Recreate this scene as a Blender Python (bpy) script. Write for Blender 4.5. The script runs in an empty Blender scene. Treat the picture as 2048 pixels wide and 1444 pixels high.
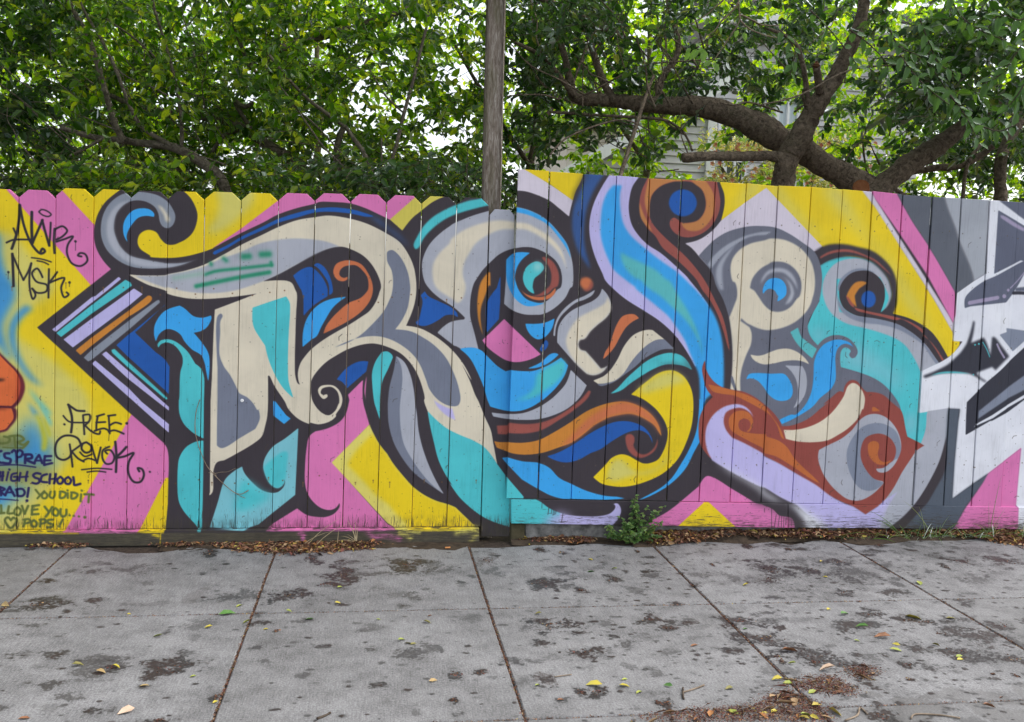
import bpy, bmesh, math, random
import numpy as np
from mathutils import Vector, Matrix, noise as mnoise
random.seed(11); RNG = np.random.default_rng(11)
S = bpy.context.scene; COLL = S.collection
# ------------------------------------------------------------------ camera, sky, sun, exposure
CAM_M=[[0.9890864,0.1460869,-0.0191514],[-0.1436537,0.9850614,0.0949615],[0.0327379,-0.091174,0.9952967]]
CAM_H, CAM_D, CAM_F = 1.4, 4.716, 1826.468          # eye height, distance to the fence, focal length for a 2048 px wide frame
cam = bpy.data.objects.new('camera', bpy.data.cameras.new('camera')); COLL.objects.link(cam); S.camera = cam
cam.data.sensor_width = 36.0; cam.data.lens = CAM_F / 2048 * 36; cam.data.clip_start = 0.05; cam.data.clip_end = 500
_m = np.array(CAM_M)
cam.matrix_world = Matrix(((_m[0][0], _m[0][2], -_m[0][1], 0), (_m[1][0], _m[1][2], -_m[1][1], -CAM_D), (_m[2][0], _m[2][2], -_m[2][1], CAM_H), (0, 0, 0, 1)))
SUN_EL, SUN_AZ = 50, 88                              # bright overcast, the veiled sun high to the right
w = bpy.data.worlds.new('World'); S.world = w; w.use_nodes = True
wn = w.node_tree; bg = wn.nodes['Background']
sk = wn.nodes.new('ShaderNodeTexSky'); sk.sky_type = 'NISHITA'; sk.sun_disc = False
sk.sun_elevation = math.radians(SUN_EL); sk.sun_rotation = math.radians(SUN_AZ); sk.air_density = 1.0; sk.dust_density = 3.0; sk.ozone_density = 1.0
hs = wn.nodes.new('ShaderNodeHueSaturation'); hs.inputs['Saturation'].default_value = 0.30
wn.links.new(sk.outputs[0], hs.inputs['Color']); wn.links.new(hs.outputs[0], bg.inputs[0]); bg.inputs[1].default_value = 0.15
sl = bpy.data.lights.new('sun', 'SUN'); sl.energy = 0.6; sl.angle = math.radians(40); sl.color = (1, .97, .93)
so = bpy.data.objects.new('sun', sl); COLL.objects.link(so)
_e, _a = math.radians(SUN_EL), math.radians(SUN_AZ)
so.rotation_euler = Vector((-math.sin(_a) * math.cos(_e), -math.cos(_a) * math.cos(_e), -math.sin(_e))).to_track_quat('-Z', 'Y').to_euler()
S.view_settings.view_transform = 'Standard'; S.view_settings.look = 'None'; S.view_settings.gamma = 1; S.view_settings.exposure = 1.27
S.view_settings.use_curve_mapping = False
S.cycles.max_bounces = 8; S.cycles.transparent_max_bounces = 8

# ------------------------------------------------------------------ helpers
def at(px, py, y):
    """point of the world on the line of sight of photo pixel (px, py) at the distance y behind the fence"""
    d = _m @ np.array([(px - 1024) / CAM_F, 1, -(py - 722) / CAM_F]); t = (y + CAM_D) / d[1]
    return np.array([0, -CAM_D, CAM_H]) + t * d
def size(px, py, y): return float(np.linalg.norm(at(px + 1, py, y) - at(px, py, y)))
def empty(name, loc=(0, 0, 0), label=None, cat=None, group=None, kind=None):
    o = bpy.data.objects.new(name, None); COLL.objects.link(o); o.location = loc; tag(o, label, cat, group, kind); return o
def tag(o, label=None, cat=None, group=None, kind=None):
    if label: o['label'] = label
    if cat: o['category'] = cat
    if group: o['group'] = group
    if kind: o['kind'] = kind
    return o
def link(name, me, mat, parent=None):
    o = bpy.data.objects.new(name, me); COLL.objects.link(o)
    if mat is not None and not me.materials:
        for m in (mat if isinstance(mat, (list, tuple)) else [mat]): me.materials.append(m)
    if parent is not None:
        o.parent = parent; o.matrix_parent_inverse = Matrix.Translation(parent.location).inverted()
    return o
def mesh(name, v, f, uv=None, smooth=False, mi=None):
    me = bpy.data.meshes.new(name); me.from_pydata([tuple(map(float, p)) for p in v], [], f)
    if uv is not None:
        l = me.uv_layers.new(name='UVMap'); vi = np.zeros(len(me.loops), int); me.loops.foreach_get('vertex_index', vi)
        l.data.foreach_set('uv', np.asarray(uv, np.float32)[vi].ravel())
    if mi is not None: me.polygons.foreach_set('material_index', mi)
    if smooth: me.polygons.foreach_set('use_smooth', [True] * len(me.polygons))
    me.update(); return me
def fastmesh(name, V, F, mi=None, smooth=False):
    """V (n,3), F (m,k) arrays -> mesh, quickly"""
    me = bpy.data.meshes.new(name); m, k = F.shape
    me.vertices.add(len(V)); me.vertices.foreach_set('co', np.asarray(V, np.float32).ravel())
    me.loops.add(m * k); me.loops.foreach_set('vertex_index', F.astype(np.int32).ravel())
    me.polygons.add(m); me.polygons.foreach_set('loop_start', np.arange(0, m * k, k, dtype=np.int32))
    if mi is not None: me.polygons.foreach_set('material_index', np.asarray(mi, np.int32))
    if smooth: me.polygons.foreach_set('use_smooth', np.ones(m, bool))
    me.update(calc_edges=True); return me
def boxv(x0, x1, y0, y1, z0, z1, b=.004):
    bm = bmesh.new(); bmesh.ops.create_cube(bm, size=1)
    for v in bm.verts: v.co = ((x0 + x1) / 2 + v.co.x * (x1 - x0), (y0 + y1) / 2 + v.co.y * (y1 - y0), (z0 + z1) / 2 + v.co.z * (z1 - z0))
    if b: bmesh.ops.bevel(bm, geom=bm.edges[:], offset=b, segments=1, affect='EDGES')
    me = bpy.data.meshes.new('box'); bm.to_mesh(me); bm.free(); return me

class NT:
    """tiny node-tree writer"""
    def __init__(s, name):
        s.m = bpy.data.materials.new(name); s.m.use_nodes = True; s.t = s.m.node_tree; s.t.nodes.clear()
        s.out = s.n('ShaderNodeOutputMaterial')
    def n(s, ty, ins=None, **kw):
        nd = s.t.nodes.new(ty)
        for k, v in kw.items(): setattr(nd, k, v)
        for k, v in (ins or {}).items(): s.put(nd.inputs[k], v)
        return nd
    def put(s, sock, v):
        if isinstance(v, bpy.types.NodeSocket): s.t.links.new(v, sock)
        elif isinstance(v, bpy.types.Node): s.t.links.new(v.outputs[0], sock)
        else: sock.default_value = v
    def math(s, op, a, b=0.0, clamp=False): return s.n('ShaderNodeMath', {0: a, 1: b}, operation=op, use_clamp=clamp).outputs[0]
    def noise(s, vec, scale, detail=3, rough=.55, dist=0.0):
        return s.n('ShaderNodeTexNoise', {'Vector': vec, 'Scale': scale, 'Detail': detail, 'Roughness': rough, 'Distortion': dist}).outputs[0]
    def rmp(s, v, a, b, c=0.0, d=1.0): return s.n('ShaderNodeMapRange', {0: v, 1: a, 2: b, 3: c, 4: d}).outputs[0]
    def mix(s, f, a, b, mode='MIX'):
        nd = s.n('ShaderNodeMix', data_type='RGBA', blend_type=mode)
        s.put(nd.inputs[0], f); s.put(nd.inputs[6], a); s.put(nd.inputs[7], b); return nd.outputs[2]
    def ramp(s, v, stops):
        nd = s.n('ShaderNodeValToRGB', {0: v}); e = nd.color_ramp.elements
        while len(e) < len(stops): e.new(.5)
        for q, (p, c) in zip(e, stops): q.position = p; q.color = (*c, 1)
        return nd.outputs[0]
    def vmul(s, vec, k): return s.n('ShaderNodeVectorMath', {0: vec, 1: k}, operation='MULTIPLY').outputs[0]
    def vadd(s, vec, k): return s.n('ShaderNodeVectorMath', {0: vec, 1: k}, operation='ADD').outputs[0]
    def comb(s, x, y, z=0.0): return s.n('ShaderNodeCombineXYZ', {0: x, 1: y, 2: z}).outputs[0]
    def bsdf(s, col, rough=.7, spec=.3, bump=None, bs=.3, bd=.002):
        p = s.n('ShaderNodeBsdfPrincipled', {'Base Color': col, 'Roughness': rough, 'Specular IOR Level': spec})
        if bump is not None: s.put(p.inputs['Normal'], s.n('ShaderNodeBump', {'Height': bump, 'Strength': bs, 'Distance': bd}).outputs[0])
        return p.outputs[0]
    def done(s, sh): s.t.links.new(sh, s.out.inputs[0]); return s.m
def c4(r, g, b): return (r, g, b, 1)
def lin(c): return tuple(((v / 255) / 12.92 if v / 255 < .04045 else ((v / 255 + .055) / 1.055) ** 2.4) for v in c)

# ------------------------------------------------------------------ painter: rasterises the mural outlines into an image in fence metres
MURAL="""Y 0.0 -2653,1877! 4981,2275! 5310,-417! -2727,-259!
y 18.3 -2140,1587! -1816,1543 -1739,1529 -1670,1441 -1550,1299 -1567,1249 -1654,1180 -1726,1106 -1746,1072 -1735,1043 -1571,928 -1412,760 -1395,699 -1406,533 -1509,413 -1573,313 -1633,219 -1736,84 -2247,57!
b 15.8 -1951,1554! -1805,1527 -1795,1436 -1777,1354 -1735,1273 -1736,1219 -1768,1151 -1793,1092 -1786,1025 -1756,925 -1784,941 -1814,991 -1963,963!
b 11.4 -1686,1187 -1658,1175 -1690,1145 -1722,1102 -1733,1060 -1730,984 -1700,905 -1651,834 -1612,796! -1663,821 -1714,883 -1748,959 -1766,1034 -1759,1101 -1725,1157
b 32.2 -1956,509! -1758,505 -1719,572 -1675,639 -1642,609 -1614,547 -1576,480 -1575,418 -1616,397 -1673,391 -1958,396!
b 27.5 -1960,303! -1789,313 -1699,298 -1680,272 -1762,230 -1811,178 -1963,179!
t 9.2 -1680,786! -1645,744 -1605,698 -1578,655 -1590,655 -1621,689 -1657,740
b 9.2 -1685,718! -1661,689 -1638,655 -1654,653 -1673,684
t 6.9 -1636,706! -1598,661 -1577,614 -1580,599 -1608,655
q 6.9 -1655,670! -1622,624 -1599,557 -1597,511 -1610,475 -1624,480 -1621,531 -1630,588
q 4.6 -1622,655! -1599,614 -1580,558 -1585,542 -1604,594
e 32.2 -1958,396! -1721,396 -1616,397 -1577,386 -1587,355 -1674,329 -1960,329!
e 22.8 -1955,545! -1766,551 -1691,531 -1701,495 -1957,483!
U 3.4 -2154,1000! -1830,982! -1803,951! -1766,912 -1730,873 -1704,828 -1698,782 -1720,720 -1750,685! -1740,685 -1738,636 -1766,593 -1792,570 -2233,573!
a 2.3 -2154,984! -1830,970! -1807,941! -1771,901 -1738,864 -1721,824 -1719,782 -1734,730 -1760,698! -1823,699! -2161,695!
r 9.1 -1732,862! -1717,832 -1708,799 -1722,743 -1740,717! -1729,764 -1725,807
a 2.3 -2231,679! -1802,686! -1760,684! -1752,638 -1773,605 -1794,582 -2233,583!
d 6.7 -2231,689! -1821,693! -1764,683! -1821,681! -2231,676!
c3a2a20 4.5 -1825,831! -1786,827 -1801,818 -1825,820!
P 2.3 -1770,1770! -1763,1737! -1385,1294! -1275,1373! -1330,1474! -1365,1581! -1514,1743! -1544,1780!
P 2.4 -1198,668! -1050,535! -1012,488! -1013,344! -1043,342! -1055,313! -1166,79! -1183,57! -1530,62! -1513,85!
K 1.7 -1636,1083! -1293,1376! -1334,1424 -1364,1486 -1370,1560 -1355,1632 -1320,1695 -1272,1741 -1216,1783! -951,1796! -951,1767! -916,1731 -889,1669 -889,1627 -908,1571 -940,1536 -989,1509 -1010,1483! -949,1451! -858,1478 -763,1528 -681,1576 -577,1631 -502,1675 -409,1711 -323,1736 -303,1745 -235,1748 -145,1744 -76,1725 -10,1698 51,1672! 113,1621! 160,1683 207,1724 263,1770 320,1799! 336,1856! 679,2051! 4981,2275! 5310,-417! -1044,-292! -1043,52! -1030,207! -1027,344! -1032,488 -1057,527! -1220,678! -1329,783!
Y 1.9 -1169,1514 -1157,1552 -1121,1572 -1084,1563 -1060,1528 -1031,1505 -989,1508 -940,1536 -908,1571 -889,1627 -889,1669 -916,1731 -951,1767! -949,1813! -495,1835! -502,1742! -681,1595! -817,1495! -858,1478 -949,1451 -1030,1441 -1112,1444 -1109,1447 -1157,1481
y 14.3 -820,1803! -789,1732 -801,1647 -838,1591 -834,1566 -784,1576 -718,1621 -673,1666 -627,1718 -607,1812!
V 1.4 -1567,1075! -1553,1064! -1376,1219! -1311,1274! -1249,1330! -1259,1339! -1368,1242! -1382,1238!
T 1.4 -1548,1058! -1528,1040! -1383,1160! -1227,1276! -1198,1300! -1204,1314! -1227,1326! -1297,1270! -1382,1200!
V 1.2 -1516,1027! -1474,990! -1211,1202! -1148,1259! -1188,1285! -1211,1267! -1385,1132!
O 1.6 -1460,975! -1439,954! -1386,1002! -1211,1149! -1105,1233 -1107,1248 -1120,1252 -1130,1245! -1211,1177! -1384,1041!
S 1.9 -1423,940! -1403,923! -1387,932! -1212,1085! -1067,1221! -1071,1233! -1083,1227! -1212,1126! -1382,983!
N 1.2 -1271,1005! -1212,1060! -1187,1080 -1044,1207! -1042,1211! -1185,1069! -1086,972! -1045,939 -1022,902! -1026,766! -1045,787! -1212,944!
T 2.4 -1295,979! -1281,985! -1217,922! -1045,757 -1031,742! -1039,739! -1049,748! -1217,897! -1289,966!
V 1.2 -1340,959! -1320,972! -1213,875! -1025,700! -1025,683! -1213,836!
V 1.2 -1387,911! -1371,926! -1217,793! -1155,725! -1025,613! -1026,572! -1052,596! -1218,752!
S 1.9 -1202,1751 -1252,1732 -1301,1688 -1329,1633 -1339,1570 -1334,1520 -1310,1467 -1262,1422 -1206,1395 -1150,1386 -1064,1389 -1112,1386 -1034,1393 -969,1408 -875,1445! -949,1419 -1030,1412 -1112,1418 -1044,1413 -1125,1425 -1206,1445 -1250,1486 -1274,1539 -1281,1581 -1269,1644 -1237,1687 -1200,1709 -1164,1715 -1124,1708 -1088,1685 -1072,1656 -1064,1615 -1052,1594 -1031,1586 -1011,1596 -997,1621 -995,1652 -1014,1693 -1028,1711 -1063,1736 -1104,1749 -1164,1754
G 3.5 -1204,1711 -1253,1694 -1293,1651 -1313,1588 -1308,1521 -1278,1464 -1238,1427 -1182,1402 -1125,1393 -1044,1393 -1034,1393 -969,1408 -875,1445! -949,1419 -1030,1412 -1112,1418 -1044,1413 -1125,1425 -1206,1445 -1250,1486 -1274,1539 -1281,1581 -1269,1644 -1237,1687
C 4.7 -1076,1694! -1055,1686 -1027,1645 -1019,1625 -1027,1616 -1037,1620 -1047,1649
B 1.4 -1216,1510! -1233,1545 -1235,1591 -1221,1629 -1189,1664 -1148,1676 -1112,1671 -1092,1651 -1094,1638! -1132,1641 -1165,1631 -1193,1601 -1213,1567 -1221,1537
C 1.5 -1210,1352! -1125,1350 -1034,1356 -1035,1357 -949,1379 -858,1412 -763,1466 -680,1516 -576,1571 -501,1611 -409,1649 -324,1667 -255,1678 -144,1666 -61,1644 35,1600 101,1559 146,1499 174,1438 187,1373 190,1310 179,1235 142,1135! 212,1124 275,1095 334,1056 394,1003 450,932 488,860 433,947 476,862 510,781 527,750 562,670 597,596 613,524 636,418! 364,423! 265,694! 245,751 248,761 228,837 200,900 163,953 113,997 46,1027 -15,1041 -76,1035 -150,1009 -206,977 -258,941 -304,891 -330,846 -333,807 -326,749 -302,705 -271,676 -238,667 -207,692 -189,730 -189,719 -188,755 -199,791 -225,813 -251,814 -277,803 -283,781 -268,770! -251,774 -249,763 -268,752 -288,772 -295,798 -282,816 -252,823 -217,819 -190,795 -174,755 -180,715 -206,670 -204,665 -232,638 -290,621 -337,629 -333,622 -391,647 -443,700 -459,734 -511,813 -539,867 -546,865! -547,666 -558,608 -573,557 -606,525 -703,463 -758,432! -794,420 -810,377 -814,270 -829,251! -825,270! -825,399! -823,737! -817,856! -810,1073! -804,1192! -687,1241 -595,1280! -679,1265 -762,1253 -866,1244 -949,1247 -1035,1269 -1034,1276 -1126,1308
K 1.5 -572,1341! -499,1377 -406,1432 -326,1484 -265,1510 -223,1523 -184,1525 -145,1515 -84,1486 -40,1444 -4,1384 11,1332 4,1305 -11,1260 -45,1207 -88,1174 -148,1133 -216,1092 -272,1055 -332,1006 -366,965 -387,930 -398,881 -393,837 -387,823! -398,832 -409,867 -412,929 -409,1170 -406,1284 -413,1301 -431,1336 -456,1347 -503,1348
G 2.9 -1182,1347! -1034,1354 -1035,1355 -928,1380 -858,1403 -776,1444 -680,1482 -597,1524 -501,1549 -408,1559 -323,1556 -266,1549 -197,1526! -223,1523 -265,1510 -325,1480 -406,1432 -499,1377 -572,1341! -700,1293 -783,1277 -866,1273 -949,1279 -1035,1297 -1034,1294 -1125,1323
N 1.9 -815,1469! -809,1480! -743,1514 -681,1555 -577,1610 -501,1651 -409,1685 -325,1708 -247,1719 -144,1714 -71,1697 -32,1684! -71,1682 -144,1694 -247,1699 -323,1692 -409,1664 -501,1634 -576,1595 -680,1542 -743,1501 -805,1465!
n 10.0 -62,1693! -10,1672 34,1639 100,1594 159,1530! 114,1568 52,1613 -10,1654
P 1.7 -817,1495! -681,1595! -502,1742! -495,1835! 177,1866! 179,1788! 51,1671! -10,1698 -76,1725 -145,1744 -235,1748 -303,1745 -323,1736 -409,1711 -502,1675 -577,1631 -681,1576 -763,1528
z 1.8 51,1672! 113,1620! 160,1683 207,1724 263,1770 320,1799! 336,1856! 239,1852! 175,1788!
D 1.9 -795,1143 -787,1165 -775,1172 -768,1163 -779,1135 -780,1074 -782,966 -761,909 -731,866 -702,810 -685,775 -646,753 -617,723 -595,688 -592,693 -584,650 -606,594! -688,543! -769,495 -792,508! -792,579! -790,738! -790,900!
T 1.5 -622,1206! -574,1225 -460,1267! -443,1239 -440,1196 -445,1091 -448,928 -443,836 -425,774 -420,756! -468,804 -507,866 -542,949 -559,1018! -585,1057 -611,1100 -621,1134
B 1.5 -517,737! -515,662! -463,621! -432,648! -454,665! -508,735!
B 1.4 -1086,1028! -1094,1071 -1088,1114 -1047,1175 -973,1207! -949,1193 -907,1157 -866,1150 -824,1162! -822,1147 -841,1107 -866,1087 -907,1075! -866,1025 -836,973 -830,921 -836,834! -845,882 -853,925 -870,964 -915,993 -949,1031 -969,1065 -1002,1086 -1035,1090 -1068,1067
T 1.4 -1074,998! -1077,1013 -1060,1033 -1023,1038 -986,1024 -936,980 -911,941 -899,920! -870,894 -857,855 -855,812! -857,737! -859,543! -872,550! -915,578 -953,618 -973,667 -976,735 -974,745 -969,875 -958,919 -959,953 -977,988 -1002,1013 -1035,1024 -1062,1014
T 1.5 -859,531! -890,527 -940,499 -973,446 -981,398 -978,228 -955,174 -889,91 -880,69! -866,69! -862,233! -859,420!
N 1.5 -425,1373! -381,1407 -347,1419 -328,1413 -285,1371 -258,1319 -256,1275! -326,1225 -372,1174! -373,1259! -380,1289! -387,1311! -388,1306!
N 1.5 -326,1428! -307,1439 -277,1423 -251,1385 -233,1329 -232,1294 -247,1282! -250,1337 -277,1384 -307,1418
B 1.5 -375,1016! -373,1093 -359,1150 -330,1199 -292,1235 -240,1260 -163,1274! -201,1246 -231,1215 -265,1157 -286,1117 -307,1072 -332,1054
o 1.7 -158,1364! -177,1354 -203,1358 -223,1381 -227,1407 -213,1438 -179,1455 -144,1458 -92,1442 -57,1400 -34,1348 -31,1300 -46,1255 -84,1205 -148,1155 -272,1086! -260,1122 -230,1166 -196,1202 -150,1243 -89,1271 -59,1303 -51,1321 -56,1374 -83,1412 -114,1435 -144,1436 -178,1426 -195,1408 -199,1386 -186,1372 -169,1370 -158,1377!
D 1.8 39,1486 41,1508 63,1518 94,1497 125,1454 149,1394 159,1328 159,1318 148,1229 119,1162 86,1115! 168,1106 231,1076 290,1037 350,975 392,899 422,818 432,754 420,727 379,724 320,753 273,807 250,865 217,941 180,990 126,1033 68,1063 1,1079 -86,1071 -215,1017! -146,1045 -86,1082 -22,1145 30,1209 59,1271 67,1294 73,1356 65,1413 42,1460
V 2.6 267,797! 302,748 338,726 375,710! 392,710! 410,649! 358,676 313,720 296,752!
N 1.5 -202,853! -153,912 -110,939 -79,948 -46,947! -56,896! -151,809! -174,840
P 1.8 -144,774! -71,851! -73,801 -69,739 -50,671 -35,621! -221,422! 71,92! 123,68! -546,72! -515,101! -393,181! -338,144 -251,133 -304,137 -252,135 -204,154 -177,192 -180,212! -200,184 -231,174 -273,185 -310,215 -340,259 -354,313 -355,410 -348,502 -336,556 -305,583! -242,600 -185,633 -154,676 -137,746 -137,747
P 1.8 -52,873! -57,802 -56,757 -47,712! -54,743 -61,788 -59,833
w 2.1 -33,621! -5,564 20,521 61,469! 94,417 138,362 194,299! 249,257 320,221 386,201 425,184! 465,145 519,94! 531,63! 123,68! 69,103! -221,422!
Y 7.8 -13,575! 20,521 61,469! 94,417 138,362 194,299! 249,257 320,221 386,201 425,184! 465,145 519,94! 531,63! 183,66! 166,102! 127,136 72,202! 12,247 -53,318 -142,411! -104,476 -47,542
K 1.8 -33,621! -5,564 20,521 61,469! 94,417 138,362 194,299! 249,257 320,221 386,201 425,184! 465,145 519,94! 594,94! 423,257! 93,477!
T 1.5 23,997! 51,1000 74,983 78,970! 57,916 28,848 18,780 18,672 20,646! -2,710 -10,735 -22,825 -24,892 -9,946
D 1.8 96,977! 136,948 169,882 188,805 199,724 207,680 219,588 243,495 284,390 329,302 358,257! 291,302 203,368 137,450 92,532 66,624 59,722 59,736 66,817 86,907
G 1.8 96,977! 136,948 169,882 188,805 199,724 207,680 219,588 243,495 284,390 329,302 358,257! 296,307 241,368 191,439 146,521 128,603 121,696 121,714 128,804 131,872 119,939
T 1.9 265,692! 321,638 382,594 517,537 483,551 556,513 595,474 636,416! 682,356! 689,234! 720,223! 716,77! 629,105 561,139 494,190 437,246 391,313 457,240 389,324 331,429 302,528 278,626
T 1.6 688,349! 785,239! 783,228! 686,228!
H 1.7 -669,399! -661,372 -620,318 -568,275 -516,262 -485,270 -460,297 -455,324 -468,345! -460,318 -475,297 -496,289 -527,308 -553,356 -564,404 -554,447 -518,501 -457,545 -393,598! -399,421! -405,253! -521,156! -587,99! -660,74! -826,85! -788,211 -753,329 -712,372
T 5.0 -562,399! -518,442 -467,477 -446,475 -448,399 -452,345 -458,329! -468,345! -460,318 -475,297 -496,289 -527,308 -553,356
T 14.8 -671,335! -620,313 -568,270 -522,259! -557,221 -660,173 -701,178 -691,259
N 1.5 215,1293! 234,1314! 253,1290 307,1265 370,1236 402,1207 407,1187! 384,1198 344,1195 309,1171 265,1146 230,1137 198,1144! 192,1155! 209,1169! 219,1218 225,1263
T 3.1 181,1527! 172,1548 192,1597 218,1642 265,1692 330,1734 391,1763 475,1797 393,1762 454,1785 521,1803 529,1819! 565,1820! 553,1765! 487,1747 394,1716 355,1695 397,1719 331,1686 271,1640 223,1585 198,1536
G 1.8 356,1653 391,1672 465,1706 554,1736! 558,1763! 693,1769! 695,1761! 757,1749 826,1721 868,1692 925,1636 969,1579 995,1508 1005,1455 1005,1364 994,1355 970,1305 926,1258 867,1220 808,1207 752,1210 692,1229 646,1262! 593,1204! 522,1013! 431,1022! 404,1037! 393,1039! 306,1104! 332,1132 372,1160 443,1175! 445,1186! 388,1236 306,1287 265,1322 233,1365 218,1440 224,1489 255,1556 320,1624 407,1685
C 3.9 358,1579 392,1611 454,1648 560,1684 623,1691 695,1685 759,1679 805,1658 866,1625 923,1573 952,1525 971,1449! 944,1511 900,1563 844,1604 783,1637 737,1650 687,1648 624,1644 566,1622 492,1570 457,1516 432,1462 427,1409 444,1343 433,1289 406,1259 384,1274! 346,1297 305,1323 282,1354 270,1415 275,1460 305,1513 357,1568
B 2.6 695,1761! 757,1749 826,1721 868,1692 925,1636 969,1579 992,1508! 965,1561 921,1618 864,1678 803,1709 757,1725 696,1736!
K 1.6 521,1022! 496,1111 474,1187 470,1245 475,1313 487,1362 502,1389 532,1434 571,1476 610,1513 650,1536 691,1549 740,1558 786,1557 832,1543 874,1522 912,1492 937,1452 948,1403 943,1358 925,1344 896,1307 865,1281 819,1270 773,1279 740,1307 716,1342 701,1387 698,1400 654,1483! 651,1385! 646,1262! 692,1229 752,1210 821,1209! 937,1204! 965,1077! 832,909! 694,909! 554,991!
B 2.1 652,1490! 692,1525 773,1530! 733,1495 708,1454 698,1404 703,1378 725,1329 763,1290 819,1272 860,1272! 797,1255 755,1258 713,1284 680,1328 660,1376 654,1420
T 2.1 811,1486 839,1476 849,1454 832,1426 801,1398 793,1358 793,1354 804,1320! 780,1331 756,1357 744,1388 743,1410 753,1446 780,1474
h 10.6 812,1482 839,1472 845,1454 813,1435 794,1457
R 2.7 838,1510! 861,1510 898,1487 925,1443 933,1403 926,1362 908,1353 872,1320 832,1307 790,1308! 827,1316 858,1338 885,1365 892,1406 886,1442 867,1477 843,1499
o 2.1 734,1338! 758,1317 799,1304 845,1303 886,1320 915,1353! 914,1330 887,1300 846,1288 800,1291 758,1312
O 2.6 559,1424! 570,1422! 573,1351! 566,1356 545,1297 528,1243 526,1180 542,1094! 517,1166 507,1246 509,1305 518,1359 533,1390
N 1.6 623,1404! 625,1272! 621,1182! 562,1113! 556,1167 559,1266 607,1343!
P 1.6 650,1182! 849,1003! 811,982 761,965 710,960 664,970 618,996 566,1036 540,1070!
B 1.6 764,1161! 823,1162 869,1170 916,1192! 907,1148 889,1116 862,1090 830,1082 797,1100 773,1132
N 1.9 844,1028! 863,1065 877,1077 887,1061 878,1034 856,1017!
B 2.1 785,927! 853,960 898,1002 926,1010 945,1003! 909,970 872,947 831,932
B 1.6 424,1022! 462,1029 503,1028 540,1013! 568,986 620,937 666,909! 693,916! 740,912 809,913 868,933 914,957 959,987! 998,947! 981,893 942,833 892,781 863,757 809,723 754,703 693,700 638,710 591,723! 576,756! 555,822! 525,890 477,975
T 8.0 873,928! 964,978! 984,958 976,903 941,856 891,818 832,780 782,764 717,758! 790,789 825,836 833,891
G 1.6 600,690! 644,685 694,683 766,689 837,715 908,760 952,801 992,852 1015,922! 1103,842! 1070,779 1011,722 933,682 850,659 767,654 689,658 609,671!
R 2.7 629,621! 685,624! 695,638! 779,631 862,640 934,666 1016,717 1071,762 1116,815! 1128,810! 1113,775 1045,712 962,655 864,598 780,581 691,583! 681,575! 636,577!
O 1.9 618,538! 643,533 688,533! 771,530 854,545 937,588 1019,639 1119,707 1225,747 1307,757 1371,744 1430,716 1478,677 1509,632 1529,572! 1511,598 1486,632 1444,660 1397,682 1350,693 1287,686 1231,672 1186,651 1228,669 1161,634 1095,578 1040,538 968,509 874,478 784,468 717,475 684,486! 633,505!
o 8.3 974,512! 1039,577 1104,651 1170,702 1237,736 1307,756 1371,744 1430,716 1478,677 1509,632 1529,572! 1511,598 1486,632 1444,660 1397,682 1350,693 1287,686 1231,672 1186,651 1228,669 1161,634 1095,578 1040,538
N 1.9 905,459! 969,481 1052,527 1135,584 1219,629 1272,647 1329,651 1387,639 1435,614 1471,569 1482,532! 1460,575 1430,597 1400,604 1354,597 1304,574 1248,539 1192,499 1139,477 1073,440 1005,427 948,439
Y 2.2 1351,797! 1397,837 1443,875 1485,907 1532,926 1581,928 1630,904 1666,863 1689,811 1699,745 1696,639 1671,542 1629,450 1579,393 1511,347 1403,306 1316,294 1223,307 1198,318 1162,346! 1217,403 1261,452 1308,470 1349,463 1396,438 1438,420 1478,424 1518,444 1545,490 1563,553 1563,604 1543,655 1505,706 1469,739 1410,777
y 13.9 1379,816! 1443,871 1490,902 1537,919 1581,922 1626,900 1651,872 1608,857 1513,827 1427,803!
y 11.2 1233,346! 1253,415 1286,446 1327,432 1364,398 1405,375 1463,381 1520,404 1570,461 1592,490! 1566,433 1521,392 1464,364 1406,358 1337,341 1275,324
R 2.8 1331,545 1332,574 1355,582 1376,568 1380,540 1375,523 1394,489 1424,472 1453,475 1486,501 1502,530 1507,558! 1510,530 1493,490 1453,461 1419,452 1384,461 1348,495
B 2.2 663,449! 690,452! 774,430 859,422 916,397 974,341 1044,307 1119,273 1224,244 1293,238! 1340,229! 1225,222! 996,229! 933,247 869,279 772,335! 689,419!
V 2.2 1182,1951! 1141,1882 1103,1796 1085,1705 1092,1616 1124,1518 1165,1437 1182,1402 1226,1360 1299,1305 1402,1247 1495,1191 1580,1119 1627,1064 1669,1004 1701,953! 1744,1047! 1758,1279! 1704,1349 1642,1417 1627,1434 1577,1476 1477,1553 1402,1596 1345,1648 1309,1701 1291,1772 1292,1835 1305,1894 1336,1943! 1339,1981!
B 4.1 1202,1896! 1249,1898! 1240,1846 1248,1766 1267,1699 1307,1642 1401,1568 1489,1508 1578,1453 1653,1389 1679,1367 1756,1286 1804,1213 1838,1120 1856,1017 1866,840! 1806,813! 1765,771! 1733,771! 1733,812 1720,911 1695,967 1668,1022 1635,1092 1583,1165 1532,1224 1462,1278 1398,1326 1344,1368 1353,1366 1295,1405 1226,1458 1196,1507 1165,1573 1146,1640 1144,1730 1151,1798 1172,1857
t 5.5 1258,1550! 1313,1524 1385,1495 1458,1461 1513,1417 1532,1409 1589,1328 1646,1246 1689,1168 1723,1084 1745,986! 1718,1075 1670,1158 1604,1231 1553,1271 1489,1325 1410,1373 1375,1408 1341,1420 1292,1464 1266,1509
B 2.3 1418,219! 1481,252 1543,289 1600,341 1643,410 1686,491 1722,588 1733,685 1733,776! 1766,777! 1756,714 1738,628 1745,542! 1716,485 1679,404 1634,347 1578,298 1521,263 1464,235
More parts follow.
